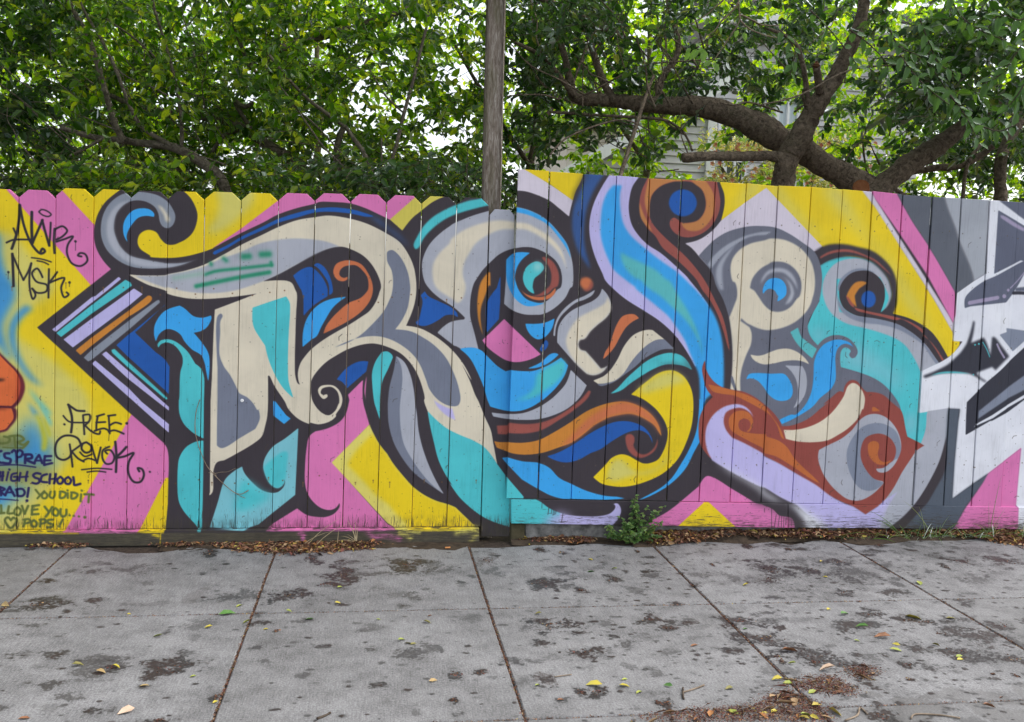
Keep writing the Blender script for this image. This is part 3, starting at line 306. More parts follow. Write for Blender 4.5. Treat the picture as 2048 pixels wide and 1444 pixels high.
TAGS="""k 12.4 1.6 -1708,1668 -1711,1604 -1723,1530 -1746,1459
k 11.3 1.6 -1706,1666 -1692,1581 -1669,1511 -1642,1463 -1615,1440 -1596,1452 -1607,1464 -1616,1449
k 9.0 1.6 -1769,1487 -1739,1501 -1661,1505
k 9.0 1.6 -1737,1556 -1725,1526
k 13.5 1.8 -1653,1636 -1655,1566 -1653,1491
k 11.3 1.6 -1653,1488 -1630,1542 -1605,1601
k 11.3 1.6 -1607,1600 -1591,1535 -1576,1480
k 9.1 1.6 -1576,1480 -1571,1536 -1568,1590
k 10.2 1.6 -1551,1561 -1555,1503 -1553,1445
k 9.1 1.6 -1547,1560 -1515,1575 -1494,1555 -1516,1526 -1544,1510
k 9.2 1.6 -1544,1500 -1508,1513 -1468,1528 -1491,1489 -1496,1447 -1474,1398 -1434,1387 -1403,1413 -1412,1444 -1436,1449 -1446,1437 -1430,1433
k 6.8 1.6 -1621,1639 -1609,1650 -1585,1645 -1566,1629 -1578,1619 -1605,1625 -1621,1639
k 11.4 1.4 -1457,1505 -1456,1504
k 2.3 1.1 -1456,1503 -1457,1461
k 6.8 1.6 -1657,1419 -1612,1414 -1569,1402
k 6.8 1.6 -1632,1405 -1604,1400 -1581,1389
k 12.4 1.6 -1744,1434 -1742,1356 -1741,1281
k 9.0 1.6 -1741,1426 -1718,1365 -1696,1311
k 9.0 1.6 -1696,1311 -1675,1349 -1659,1392
k 9.1 1.6 -1659,1392 -1668,1337 -1667,1266 -1654,1220 -1642,1240 -1657,1271
k 9.1 1.6 -1609,1327 -1632,1368 -1656,1346 -1637,1305 -1590,1290 -1592,1260 -1634,1251 -1655,1270
k 9.1 1.6 -1579,1367 -1581,1298 -1583,1229
k 9.1 1.6 -1542,1354 -1562,1324 -1582,1298
k 9.2 1.6 -1582,1298 -1510,1327 -1525,1279 -1511,1233 -1491,1247 -1500,1257
k 10.1 1.6 -1763,1347 -1763,1345
k 2.3 1.1 -1763,1347 -1765,1313
k 11.5 1.6 -1486,1306 -1486,1305
k 2.3 1.1 -1486,1306 -1487,1285
k 11.6 1.6 -1497,705 -1483,651 -1482,610 -1487,569
k 10.5 1.6 -1499,707 -1477,690 -1458,678 -1423,676
k 8.1 1.6 -1522,651 -1497,623 -1449,618 -1405,620
k 10.4 1.6 -1518,609 -1517,608
k 9.3 1.6 -1430,649 -1427,605 -1425,560
k 9.3 1.6 -1430,655 -1400,658 -1400,629 -1424,603
k 9.4 1.6 -1420,603 -1382,568 -1355,562 -1351,575
k 9.4 1.6 -1362,648 -1368,616 -1369,580
k 9.4 1.6 -1366,650 -1332,661
k 9.4 1.6 -1369,619 -1327,622
k 9.4 1.6 -1377,577 -1333,590 -1313,580
k 9.4 1.6 -1310,651 -1308,607 -1306,565
k 9.4 1.6 -1313,653 -1279,658
k 9.4 1.6 -1303,607 -1279,620 -1252,613
k 9.4 1.7 -1311,573 -1284,581 -1240,564
k 11.8 1.7 -1226,617 -1225,616
k 2.4 1.2 -1309,560 -1311,528
k 10.5 1.6 -1441,507 -1455,538 -1484,552 -1522,550 -1553,522 -1562,480 -1553,444 -1524,431 -1495,446 -1485,475
k 9.3 1.6 -1494,509 -1487,449 -1482,397
k 9.3 1.6 -1485,473 -1455,496 -1436,512
k 9.4 1.6 -1482,470 -1456,439 -1429,423
k 10.5 1.6 -1416,520 -1394,502 -1397,476 -1419,468 -1438,486 -1433,512 -1416,520
k 8.2 1.6 -1446,470 -1424,449 -1392,460
k 8.2 1.6 -1434,426 -1407,439 -1378,429
k 9.4 1.6 -1392,504 -1380,455 -1367,416
k 9.4 1.6 -1367,416 -1358,455 -1349,494
k 9.4 1.7 -1309,498 -1338,481 -1341,439 -1324,412 -1297,416 -1285,447 -1304,481 -1329,476 -1319,463
k 11.8 1.7 -1280,523 -1275,450 -1278,371
k 11.8 1.7 -1228,497 -1250,471 -1275,447
k 10.7 1.7 -1275,442 -1236,450 -1194,467 -1216,424 -1219,366 -1194,321 -1162,321 -1145,356 -1154,385 -1174,390 -1167,374
k 7.1 1.6 -1439,382 -1369,389 -1298,384
k 7.1 1.6 -1413,370 -1369,375 -1327,370
k 9.6 1.7 -1117,372 -1116,371
v 11.4 2.3 -1829,515 -1805,512 -1774,520 -1771,538 -1795,546
v 11.5 2.3 -1748,546 -1746,515 -1744,492
v 11.5 2.3 -1771,547 -1724,550 -1706,533 -1734,518
v 11.5 2.3 -1736,518 -1708,505 -1686,521 -1701,500 -1713,489
v 6.9 2.3 -1801,493 -1758,490 -1713,490
x 12.6 2.1 -1810,474 -1825,468 -1823,422 -1811,416
x 12.6 2.1 -1773,463 -1794,461 -1792,443 -1768,433 -1773,414 -1802,416
x 11.5 2.1 -1742,474 -1740,443 -1740,416
x 11.5 2.1 -1761,469 -1751,479 -1739,469 -1727,479 -1713,469 -1720,448 -1737,443
x 12.7 2.1 -1699,456 -1701,438 -1702,415
x 12.7 2.1 -1704,456 -1673,456 -1670,441 -1697,433 -1659,413
x 11.5 2.1 -1637,454 -1649,438 -1659,415
x 11.6 2.1 -1637,454 -1630,438 -1623,415
x 9.2 2.1 -1651,427 -1626,427
x 11.6 2.1 -1609,449 -1613,428 -1613,406
x 11.6 2.1 -1610,449 -1581,450
x 10.4 2.1 -1612,428 -1584,429
x 11.6 2.1 -1613,406 -1577,415
x 6.9 2.1 -1826,403 -1745,406 -1654,394
x 11.4 2.1 -1815,370 -1820,350 -1822,329
x 11.4 2.1 -1827,347 -1803,351
x 11.5 2.1 -1803,370 -1808,329
x 9.2 2.1 -1779,370 -1788,329
x 10.3 2.1 -1774,383 -1773,382
x 10.3 2.1 -1743,364 -1762,358 -1765,329 -1744,328 -1739,345 -1753,346
x 10.4 2.1 -1724,365 -1728,345 -1731,326
x 10.4 2.1 -1692,371 -1698,345 -1699,326
x 9.2 2.1 -1729,344 -1691,347
x 11.6 2.1 -1632,361 -1652,364 -1665,354 -1657,342 -1640,335 -1637,321 -1651,312 -1669,316
x 11.6 2.1 -1602,359 -1624,350 -1629,324 -1602,319
x 11.6 2.1 -1586,359 -1589,334 -1590,313
x 11.6 2.1 -1561,360 -1564,334 -1569,313
x 9.3 2.1 -1590,334 -1561,337
x 11.7 2.1 -1539,346 -1527,332 -1535,313 -1549,313 -1554,332 -1539,346
x 11.7 2.1 -1503,345 -1490,329 -1498,311 -1514,313 -1518,332 -1503,345
x 11.7 2.1 -1479,344 -1476,324 -1474,305 -1447,311
x 11.5 2.1 -1818,293 -1816,277 -1814,254
x 11.5 2.1 -1818,295 -1797,285 -1814,272 -1795,255
x 11.5 2.1 -1774,295 -1785,277 -1795,255
x 11.5 2.1 -1773,295 -1764,274 -1752,251
x 9.2 2.1 -1788,268 -1759,269
x 11.5 2.1 -1742,281 -1739,251
x 11.5 2.1 -1745,282 -1716,285 -1706,267 -1716,251 -1739,250
x 11.6 2.1 -1687,290 -1694,246
x 13.9 2.1 -1696,227 -1696,226
x 5.7 2.3 -1829,236 -1781,233 -1738,228
v 10.4 2.1 -1655,281 -1639,259
v 10.4 2.1 -1615,274 -1632,256 -1647,238
v 10.5 2.1 -1613,269 -1601,256 -1608,239 -1623,240 -1626,256 -1613,269
v 10.5 2.1 -1585,272 -1590,248 -1577,239 -1568,251 -1567,272
v 11.7 2.1 -1540,271 -1542,240 -1523,243 -1514,261 -1528,271 -1542,271
v 10.5 2.1 -1506,264 -1506,240
v 10.5 2.1 -1507,278 -1506,277
v 11.7 2.1 -1487,267 -1488,237 -1470,240 -1460,257 -1475,266 -1489,267
v 10.6 2.1 -1443,258 -1446,223
v 10.6 2.1 -1440,277 -1439,276
v 11.8 2.1 -1427,258 -1404,258 -1385,255
v 11.8 2.1 -1405,255 -1409,218
v 11.5 2.1 -1815,204 -1814,165
v 11.5 2.1 -1825,164 -1801,166
v 11.5 2.1 -1779,199 -1783,178 -1785,164 -1756,165
v 11.5 2.1 -1741,194 -1725,178 -1735,154 -1750,158 -1753,178 -1741,194
v 11.6 2.1 -1720,200 -1708,161
v 11.6 2.1 -1708,161 -1691,200
v 11.6 2.1 -1670,199 -1673,178 -1674,157
v 11.6 2.1 -1671,199 -1641,204
v 10.4 2.1 -1674,179 -1648,183
v 11.6 2.1 -1674,157 -1644,159
v 11.6 2.1 -1614,196 -1597,172
v 11.7 2.1 -1579,194 -1595,167 -1609,146
v 11.7 2.1 -1565,188 -1551,172 -1558,150 -1573,154 -1578,172 -1565,188
v 11.7 2.1 -1540,183 -1541,159 -1532,145 -1516,153 -1513,180
v 10.6 2.1 -1499,152 -1498,151
v 10.6 2.1 -1479,149 -1478,148
v 10.6 2.1 -1455,146 -1454,145
v 14.1 2.1 -1427,142 -1426,141
v 11.5 2.1 -1771,129 -1785,144 -1798,131 -1790,108 -1773,90 -1752,110 -1745,131 -1759,142 -1771,129
v 11.6 2.1 -1706,131 -1710,112 -1714,97
v 11.6 2.1 -1713,130 -1689,133 -1682,120 -1709,111
v 11.6 2.1 -1665,128 -1651,112 -1658,96 -1675,99 -1677,117 -1665,128
v 11.6 2.1 -1633,130 -1637,96
v 11.6 2.1 -1638,130 -1614,131 -1611,117 -1634,110
v 11.7 2.1 -1578,130 -1600,127 -1599,114 -1578,106 -1583,93 -1603,92
v 11.7 2.1 -1531,130 -1544,106
v 11.7 2.1 -1549,97 -1548,95
f 19.2 7.2 -893,1306 -825,1323 -679,1358 -543,1386
f 14.4 7.2 -850,1365 -804,1382 -680,1401 -531,1423
f 26.5 12.1 -667,1459 -642,1462
f 26.7 12.1 -580,1473 -546,1476
f 12.2 7.3 -535,1436 -533,1421
f 14.3 9.6 -825,1421 -823,1415
f 14.4 12.0 -763,1447 -751,1437
F 19.0 11.9 -998,1343 -940,1354 -866,1369
l 21.5 2.5 3285,1342 3368,1359 3454,1376
l 21.7 2.5 3493,1386 3495,1385
l 15.5 2.5 3515,1421 3516,1420
l 6.2 2.5 3528,1433 3567,1473 3606,1523
X1 18.7 2.5 3549,1405 3584,1407 3654,1405
T 5.0 1.9 3386,1122 3414,1082 3435,1041
T 9.2 1.8 3338,1107 3339,1107
T 9.3 1.9 3361,1113 3363,1112
T 7.7 1.9 3342,938 3343,937
l 10.9 2.5 3475,1113 3495,1079 3525,1039
K 2.9 1.2 2183,171 2187,118 2190,54
K 2.9 1.2 2142,171 2143,151
K 2.9 1.2 2213,135 2209,94 2205,54
K 2.9 1.2 2233,129 2230,94 2227,54
K 2.9 1.2 2244,126 2248,61
K 3.0 1.2 2259,120 2261,61
K 4.1 1.2 2272,117 2273,76
K 3.0 1.2 2291,111 2292,67
K 3.0 1.2 2301,108 2306,70
K 2.7 1.1 886,211 886,177
K 3.5 1.1 924,179 920,143
K 2.7 1.1 940,174 939,148
K 2.7 1.1 950,171 948,138
K 2.7 1.1 958,168 955,142
K 2.7 1.1 965,165 962,145
K 3.3 1.1 1002,148 996,99
Y 4.8 1.2 -1058,67 -1060,36 -1062,1
Y 16.9 7.2 -1091,60 -1071,52
P 17.7 7.6 -363,62 -360,29
P 12.6 7.6 -379,57 -353,51
P 23.3 10.4 -38,70 5,37 48,42 135,25
w 23.5 7.8 134,58 167,41 189,30
w 13.1 5.2 172,63 237,57
P 15.2 7.6 -366,68 -361,29
w 21.3 10.6 431,56 475,66 525,69
w 21.3 13.3 510,15 542,55 547,71
Y 6.8 2.3 -2715,81 -1450,68"""
PICKETS=[(-3.0439,-2.8772,-3.1186,-2.9471,1.7348),(-2.8772,-2.7105,-2.9471,-2.7757,1.7372),(-2.7105,-2.5438,-2.7757,-2.6042,1.7359),(-2.5438,-2.377,-2.6042,-2.4327,1.7377),(-2.377,-2.2103,-2.4327,-2.2612,1.7379),(-2.2103,-2.0436,-2.2612,-2.0897,1.7334),(-2.0436,-1.8769,-2.0897,-1.9182,1.733),(-1.8769,-1.7101,-1.9182,-1.7467,1.7396),(-1.7101,-1.5434,-1.7467,-1.5752,1.7422),(-1.5434,-1.371,-1.5752,-1.4015,1.7571),(-1.371,-1.2003,-1.4015,-1.2302,1.7602),(-1.2003,-1.0261,-1.2302,-1.057,1.7609),(-1.0261,-0.8547,-1.057,-0.8818,1.7664),(-0.8547,-0.6786,-0.8818,-0.7007,1.7719),(-0.6786,-0.5005,-0.7007,-0.5191,1.7751),(-0.5005,-0.322,-0.5191,-0.3426,1.782),(-0.322,-0.1456,-0.3426,-0.162,1.7888),(-0.1456,0.0336,-0.162,0.0164,1.7931),(0.0336,0.2097,0.0164,0.1946,1.7949),(0.2097,0.389,0.1946,0.38,1.7979),(0.389,0.5542,0.38,0.5607,1.7993)]
NARROW=(0.5601,0.6887,0.5645,0.7181,1.7463)
PLANKS=[(0.6907,0.8595,0.6843,0.8587,1.9527,1.9488,0.2385,0.235),(0.8595,1.0358,0.8587,1.0376,1.9488,1.9434,0.235,0.2314),(1.0358,1.212,1.0376,1.2144,1.9434,1.9417,0.2314,0.2279),(1.212,1.388,1.2144,1.3951,1.9417,1.9399,0.2279,0.2242),(1.388,1.5664,1.3951,1.5684,1.9399,1.9386,0.2242,0.2206),(1.5664,1.7462,1.5684,1.7475,1.9386,1.939,0.2206,0.2169),(1.7462,1.9233,1.7475,1.9289,1.939,1.9367,0.2169,0.2132),(1.9233,2.1011,1.9289,2.1078,1.9367,1.9318,0.2132,0.2095),(2.1011,2.2878,2.1078,2.2875,1.9318,1.9352,0.2095,0.2057),(2.2878,2.4689,2.2875,2.4697,1.9352,1.9316,0.2057,0.2018),(2.4689,2.6416,2.4697,2.6544,1.9316,1.9275,0.2018,0.198),(2.6416,2.8176,2.6544,2.8294,1.9275,1.9194,0.198,0.1941),(2.8176,2.9931,2.8294,3.0094,1.9194,1.9141,0.1941,0.1902),(2.9931,3.1676,3.0094,3.2007,1.9141,1.914,0.1902,0.1862),(3.1676,3.3408,3.2007,3.3781,1.914,1.9119,0.1862,0.1822),(3.3408,3.514,3.3781,3.562,1.9119,1.9083,0.1822,0.1782),(3.514,3.6906,3.562,3.7438,1.9083,1.9054,0.1782,0.1743),(3.6906,3.8672,3.7438,3.9255,1.9054,1.9024,0.1743,0.1704),(3.8672,4.0438,3.9255,4.1073,1.9024,1.8995,0.1704,0.1665),(4.0438,4.2205,4.1073,4.2891,1.8995,1.8965,0.1665,0.1626),(4.2205,4.3971,4.2891,4.4708,1.8965,1.8936,0.1626,0.1586),(4.3971,4.5737,4.4708,4.6526,1.8936,1.8906,0.1586,0.1547),(4.5737,4.7503,4.6526,4.8344,1.8906,1.8877,0.1547,0.1508)]
STAINS="-1.11,-0.38,0.061,0.045,0.50,d -0.98,-0.40,0.046,0.030,0.35,d -1.25,-0.42,0.060,0.020,0.60,d -1.35,-0.84,0.101,0.044,0.80,d -0.99,-0.85,0.041,0.028,0.40,d -0.81,-0.15,0.029,0.039,0.90,d -0.75,-0.80,0.028,0.052,0.40,b -0.73,-0.68,0.018,0.018,0.40,b -0.54,-0.79,0.079,0.059,0.60,d -0.36,-0.79,0.065,0.053,0.90,d -1.14,-0.80,0.028,0.016,0.70,d -1.22,-0.93,0.017,0.015,0.70,d -1.13,-1.35,0.029,0.021,0.70,d -1.24,-1.35,0.035,0.021,0.40,d -0.93,-1.47,0.064,0.054,0.55,d -0.90,-1.48,0.029,0.029,0.85,d -0.70,-1.50,0.064,0.064,0.85,d -0.73,-1.58,0.034,0.016,0.40,d -0.66,-1.10,0.052,0.040,0.40,d -0.78,-1.17,0.013,0.024,0.60,d -0.66,-1.23,0.038,0.023,0.35,d -1.07,-1.61,0.033,0.018,0.65,d -1.03,-1.60,0.011,0.011,0.70,d -0.95,-1.58,0.056,0.011,0.40,d -0.76,-1.64,0.022,0.013,0.50,d -0.97,-1.76,0.013,0.010,0.60,d -1.03,-1.76,0.031,0.009,0.30,d -0.64,-1.88,0.036,0.016,0.80,d -0.50,-1.73,0.019,0.020,0.90,d -0.60,-0.97,0.020,0.012,0.60,d -0.45,-0.99,0.027,0.019,0.60,d -0.30,-0.29,0.037,0.043,0.75,d -0.15,-0.30,0.025,0.032,0.70,d -0.14,-0.51,0.047,0.079,0.85,d -0.21,-0.65,0.057,0.018,0.80,d -0.35,-1.48,0.018,0.018,0.35,d -0.24,-1.59,0.018,0.014,0.50,d -0.18,-1.34,0.022,0.016,0.70,d -0.37,-1.18,0.010,0.012,0.80,d -1.13,-1.01,0.020,0.011,0.40,d -0.14,-0.51,0.055,0.074,0.80,d -0.03,-0.51,0.119,0.020,0.60,d 0.16,-0.39,0.070,0.066,0.85,d 0.31,-0.47,0.065,0.046,0.50,d 0.55,-0.34,0.042,0.054,0.80,r 0.57,-0.50,0.033,0.056,0.50,d 0.46,-0.57,0.020,0.019,0.60,d 0.77,-0.68,0.060,0.051,0.75,d 0.82,-0.77,0.023,0.018,0.70,d 1.12,-0.65,0.031,0.038,0.85,d 0.94,-0.79,0.022,0.022,0.80,d 0.84,-0.17,0.027,0.024,0.80,d 0.95,-0.23,0.025,0.020,0.80,d 1.01,-0.16,0.027,0.018,0.60,d 1.36,-0.22,0.013,0.021,0.80,d 1.08,-0.47,0.025,0.021,0.40,d 1.25,-0.42,0.035,0.016,0.50,d 0.09,-0.82,0.033,0.030,0.35,d 0.18,-0.82,0.041,0.026,0.60,d 0.01,-0.74,0.022,0.022,0.30,d 0.23,-0.73,0.015,0.013,0.60,d 0.40,-0.69,0.017,0.018,0.40,d 1.32,-0.59,0.034,0.020,0.60,d 1.15,-1.15,0.051,0.041,0.85,d 1.23,-1.16,0.018,0.013,0.70,d 1.20,-1.25,0.028,0.027,0.75,d 1.27,-1.20,0.043,0.018,0.70,d 0.72,-1.18,0.067,0.051,0.85,d 0.76,-1.12,0.021,0.015,0.60,d 0.61,-1.21,0.024,0.021,0.50,d 0.38,-1.09,0.035,0.026,0.35,d 0.17,-1.41,0.076,0.047,0.60,d 0.78,-1.46,0.065,0.034,0.80,d 0.67,-1.50,0.051,0.030,0.35,d 0.58,-1.52,0.025,0.018,0.50,d 0.98,-1.39,0.030,0.029,0.60,d 0.89,-1.46,0.039,0.022,0.35,d 0.30,-1.62,0.027,0.028,0.75,d 0.39,-1.61,0.024,0.017,0.75,d 0.42,-1.65,0.018,0.011,0.40,d 0.60,-1.69,0.036,0.034,0.70,d 0.53,-1.69,0.030,0.027,0.35,d 0.27,-1.82,0.020,0.017,0.95,d 0.71,-1.79,0.023,0.023,0.80,d 0.77,-1.80,0.023,0.023,0.80,d 0.95,-1.89,0.018,0.018,0.95,d 0.98,-1.89,0.023,0.026,0.80,d 1.03,-1.66,0.022,0.020,0.50,d 0.93,-1.60,0.019,0.020,0.40,d 1.00,-1.62,0.025,0.014,0.35,d 0.75,-1.59,0.031,0.029,0.30,d -0.01,-1.38,0.019,0.014,0.60,d 0.03,-1.50,0.015,0.012,0.60,d 0.36,-1.38,0.012,0.011,0.70,d 0.49,-1.50,0.032,0.009,0.50,d 0.14,-1.88,0.022,0.021,0.40,d 0.86,-1.79,0.024,0.019,0.40,d 0.63,-1.84,0.017,0.015,0.60,d 2.00,-0.14,0.024,0.037,0.85,d 2.20,-0.21,0.024,0.027,0.85,d 2.03,-0.40,0.055,0.022,0.60,d 2.16,-0.40,0.046,0.045,0.50,d 2.36,-0.44,0.050,0.038,0.85,d 1.95,-0.55,0.061,0.065,0.85,d 1.88,-0.68,0.042,0.049,0.85,d 2.16,-0.56,0.049,0.042,0.80,d 2.11,-0.52,0.016,0.026,0.70,d 1.55,-0.62,0.042,0.030,0.50,d 1.70,-0.63,0.051,0.049,0.45,d 1.82,-0.69,0.051,0.048,0.40,d 2.20,-0.62,0.022,0.015,0.70,d 2.37,-0.60,0.133,0.041,0.50,d 2.30,-0.72,0.039,0.029,0.70,d 2.45,-0.68,0.052,0.040,0.60,d 2.47,-0.78,0.030,0.024,0.60,d 2.17,-0.88,0.058,0.049,0.75,d 2.42,-0.88,0.067,0.036,0.70,d 2.66,-0.25,0.039,0.030,0.70,d 2.58,-0.51,0.055,0.059,0.55,d 2.95,-0.15,0.045,0.051,0.50,d 2.75,-0.16,0.025,0.028,0.80,d 3.04,-0.46,0.080,0.061,0.85,d 3.31,-0.47,0.081,0.061,0.85,d 2.76,-0.60,0.036,0.023,0.60,d 2.89,-0.54,0.018,0.019,0.80,d 2.92,-0.73,0.053,0.039,0.50,d 3.28,-0.28,0.070,0.061,0.30,d 2.65,-0.65,0.022,0.020,0.50,d 1.92,-0.83,0.049,0.020,0.55,d 1.68,-0.45,0.009,0.021,0.90,d 1.53,-1.20,0.073,0.033,0.75,d 1.64,-1.19,0.037,0.022,0.45,d 1.30,-1.18,0.051,0.041,0.50,d 1.56,-1.39,0.084,0.047,0.80,d 2.13,-1.16,0.046,0.027,0.75,d 1.99,-1.28,0.067,0.058,0.70,d 1.90,-1.28,0.022,0.022,0.50,d 2.27,-1.23,0.038,0.037,0.80,d 2.33,-1.25,0.027,0.026,0.80,d 2.47,-1.22,0.054,0.034,0.70,d 2.44,-1.39,0.096,0.055,0.70,d 2.31,-1.38,0.026,0.021,0.75,d 2.11,-1.49,0.035,0.029,0.70,d 2.65,-1.31,0.042,0.029,0.80,d 2.64,-1.05,0.037,0.021,0.70,d 2.29,-1.56,0.084,0.055,0.85,d 2.44,-1.64,0.045,0.030,0.80,d 2.44,-1.52,0.021,0.015,0.70,d 1.99,-1.66,0.027,0.019,0.80,d 1.92,-1.78,0.020,0.012,0.85,d 1.76,-1.84,0.025,0.009,0.70,d 1.65,-1.55,0.081,0.061,0.85,d 1.65,-1.61,0.033,0.022,0.80,d 1.52,-1.55,0.023,0.014,0.80,d 1.52,-1.60,0.016,0.021,0.80,d 1.78,-1.69,0.059,0.035,0.85,d 1.77,-1.75,0.064,0.027,0.70,d 1.83,-1.55,0.020,0.019,0.70,d 1.85,-1.57,0.041,0.021,0.40,d 1.78,-1.46,0.031,0.023,0.40,d 1.45,-1.65,0.058,0.031,0.40,d 2.16,-1.73,0.026,0.018,0.50,d 2.27,-1.76,0.008,0.008,0.90,d 2.35,-1.78,0.013,0.010,0.80,d 2.09,-1.91,0.162,0.035,0.45,w 1.82,-2.00,0.089,0.070,0.50,w 2.10,-2.06,0.089,0.057,0.50,w 1.67,-2.04,0.035,0.034,0.80,d"
LEAVES="-1.679,-0.027,o,0.038 -1.482,-0.844,t,0.040 -0.548,-0.905,g,0.031 -0.582,-0.996,G,0.057 -0.495,-1.088,g,0.027 -0.631,-1.136,y,0.026 -0.802,-1.207,g,0.033 -0.410,-1.167,y,0.018 -0.250,-1.071,G,0.030 -0.339,-0.985,g,0.021 -0.146,-0.898,y,0.021 -0.144,-0.702,g,0.023 -1.013,-1.460,o,0.032 -0.757,-1.823,p,0.044 -0.497,-1.774,y,0.020 -0.604,-1.576,g,0.018 -0.748,-1.640,t,0.029 -0.879,-1.483,y,0.025 -0.920,-1.519,t,0.032 -1.052,-1.841,b,0.030 -0.968,-0.972,y,0.013 1.079,-0.347,y,0.024 1.162,-0.503,g,0.024 1.037,-0.536,G,0.030 0.687,-1.070,o,0.023 0.113,-1.310,g,0.026 0.138,-1.341,o,0.026 0.157,-1.347,o,0.023 0.220,-1.134,o,0.027 0.213,-1.671,t,0.026 0.569,-1.731,g,0.019 0.766,-1.745,y,0.048 0.870,-1.759,y,0.031 0.885,-1.706,g,0.020 0.908,-1.808,g,0.026 1.023,-1.771,G,0.027 0.627,-1.844,b,0.021 0.814,-0.080,y,0.015 0.234,-1.066,b,0.017 0.025,-1.092,g,0.016 1.727,-0.761,y,0.026 2.173,-0.665,y,0.022 2.273,-0.424,y,0.022 1.972,-1.088,y,0.025 2.012,-1.151,G,0.037 2.009,-1.300,G,0.041 2.300,-1.203,y,0.058 2.462,-1.223,o,0.034 2.596,-0.777,g,0.045 1.509,-1.282,G,0.020 1.238,-1.433,b,0.030 1.592,-1.510,b,0.054 2.040,-1.405,b,0.057 2.057,-1.475,y,0.025 2.021,-1.531,g,0.039 1.914,-1.432,g,0.020 2.214,-1.494,o,0.025 2.243,-1.602,g,0.025 2.228,-1.630,y,0.025 1.549,-1.624,g,0.024 1.656,-1.687,p,0.049 1.434,-1.749,y,0.033 1.460,-1.779,g,0.030 1.232,-1.806,o,0.027 1.516,-1.854,g,0.032 1.175,-1.977,g,0.037 1.320,-1.982,y,0.032 1.410,-2.019,g,0.032 1.430,-2.038,y,0.025 1.281,-1.991,y,0.023 1.402,-1.896,b,0.026 2.075,-2.007,b,0.036 2.170,-1.942,b,0.015"
LITTER="""strip 0.6 -1.83,0.03 -1.68,-0.02 -1.48,-0.07 -1.40,-0.02 -1.48,0.01
strip 1 -1.20,0.03 -0.98,0.05 -0.12,0.04 0.03,-0.04 -0.02,-0.12 -0.26,-0.18 -0.46,-0.19 -0.68,-0.12 -0.77,-0.05 -0.96,-0.06 -1.13,-0.03
strip 1 0.79,0.10 1.04,0.10 1.16,-0.00 1.12,-0.07 0.88,-0.03 0.76,0.01
strip 1 1.46,0.18 2.13,0.14 3.84,0.12 4.00,0.03 3.59,-0.20 3.39,-0.06 3.10,-0.03 2.62,-0.07 2.22,-0.06 2.00,-0.03 1.72,-0.08 1.46,-0.12
mulch 1.3 1.47,-1.79 1.54,-1.75 1.64,-1.73 1.68,-1.83 1.67,-1.87 1.62,-1.89 1.54,-1.85 1.48,-1.82
mulch 1 1.34,-1.88 1.45,-1.81 1.45,-1.89 1.50,-1.94 1.48,-2.06 0.95,-2.02 0.84,-1.99 1.08,-1.94 1.26,-1.93
mulch 0.5 1.74,-1.66 1.84,-1.66 1.84,-1.71 1.75,-1.78 1.72,-1.73"""
COL=dict(l=(166,156,184),Y=(238,208,34),y=(216,206,108),z=(218,204,92),w=(228,216,110),q=(190,190,60),P=(224,124,182),K=(64,58,64),C=(224,214,192),G=(176,179,190),
D=(122,128,145),S=(140,147,160),T=(82,198,206),t=(96,192,196),h=(150,215,215),H=(128,198,210),B=(62,168,238),b=(70,150,205),N=(38,94,176),n=(58,92,150),
V=(194,187,234),O=(206,134,56),o=(207,118,78),R=(158,86,78),J=(150,76,68),c_rust=(192,108,60),c_tan=(198,132,78),L=(216,207,220),W=(230,232,240),
g=(110,113,127),k_lg=(162,166,178),c_bg=(134,142,160),i=(96,101,112),j=(166,171,180),c_slate=(98,103,122),c_sl2=(86,95,108),X1=(56,57,68),
c_olive=(92,87,72),U=(92,36,52),a=(226,112,62),r=(140,44,46),d=(80,30,34),c3a2a20=(60,36,34),s=(66,60,66),e=(118,124,72),
k=(48,44,52),v=(100,112,58),x=(40,34,86),f=(40,142,106),F=(150,180,170))
def smooth(P,cor,n=8,closed=True):
    P=np.asarray(P,float);m=len(P)
    if m<2:return np.repeat(P,2,0)
    if closed: idx=lambda i:i%m
    else: idx=lambda i:min(max(i,0),m-1)
    T=np.zeros_like(P)
    for i in range(m):
        if cor[i]:continue
        a,b,c=P[idx(i-1)],P[i],P[idx(i+1)]
        d0=np.linalg.norm(b-a)**.5+1e-9;d1=np.linalg.norm(c-b)**.5+1e-9
        T[i]=((b-a)/d0-(c-a)/(d0+d1)+(c-b)/d1)
    out=[]
    for i in range(m if closed else m-1):
        j=idx(i+1);p0,p1=P[i],P[j];L=np.linalg.norm(p1-p0)
        if cor[i] and cor[j]: out.append(p0[None]);continue
        s=L**.5
        t0=T[i]*s;t1=T[j]*s
        if cor[i]: t0=1.5*(p1-p0)-.5*t1
        if cor[j]: t1=1.5*(p1-p0)-.5*t0
        u=np.linspace(0,1,n,endpoint=False)[:,None]
        out.append((2*u**3-3*u**2+1)*p0+(u**3-2*u**2+u)*t0+(-2*u**3+3*u**2)*p1+(u**3-u**2)*t1)
    if not closed: out.append(P[-1:])
    return np.concatenate(out)
def box(a,r,ax):
    k=int(round(r))
    if k<1:return a
    pad=[(0,0),(0,0)];pad[ax]=(k+1,k)
    c=np.cumsum(np.pad(a,pad,mode='edge'),ax)
    if ax==0:return (c[2*k+1:]-c[:-2*k-1])/(2*k+1)
    return (c[:,2*k+1:]-c[:,:-2*k-1])/(2*k+1)
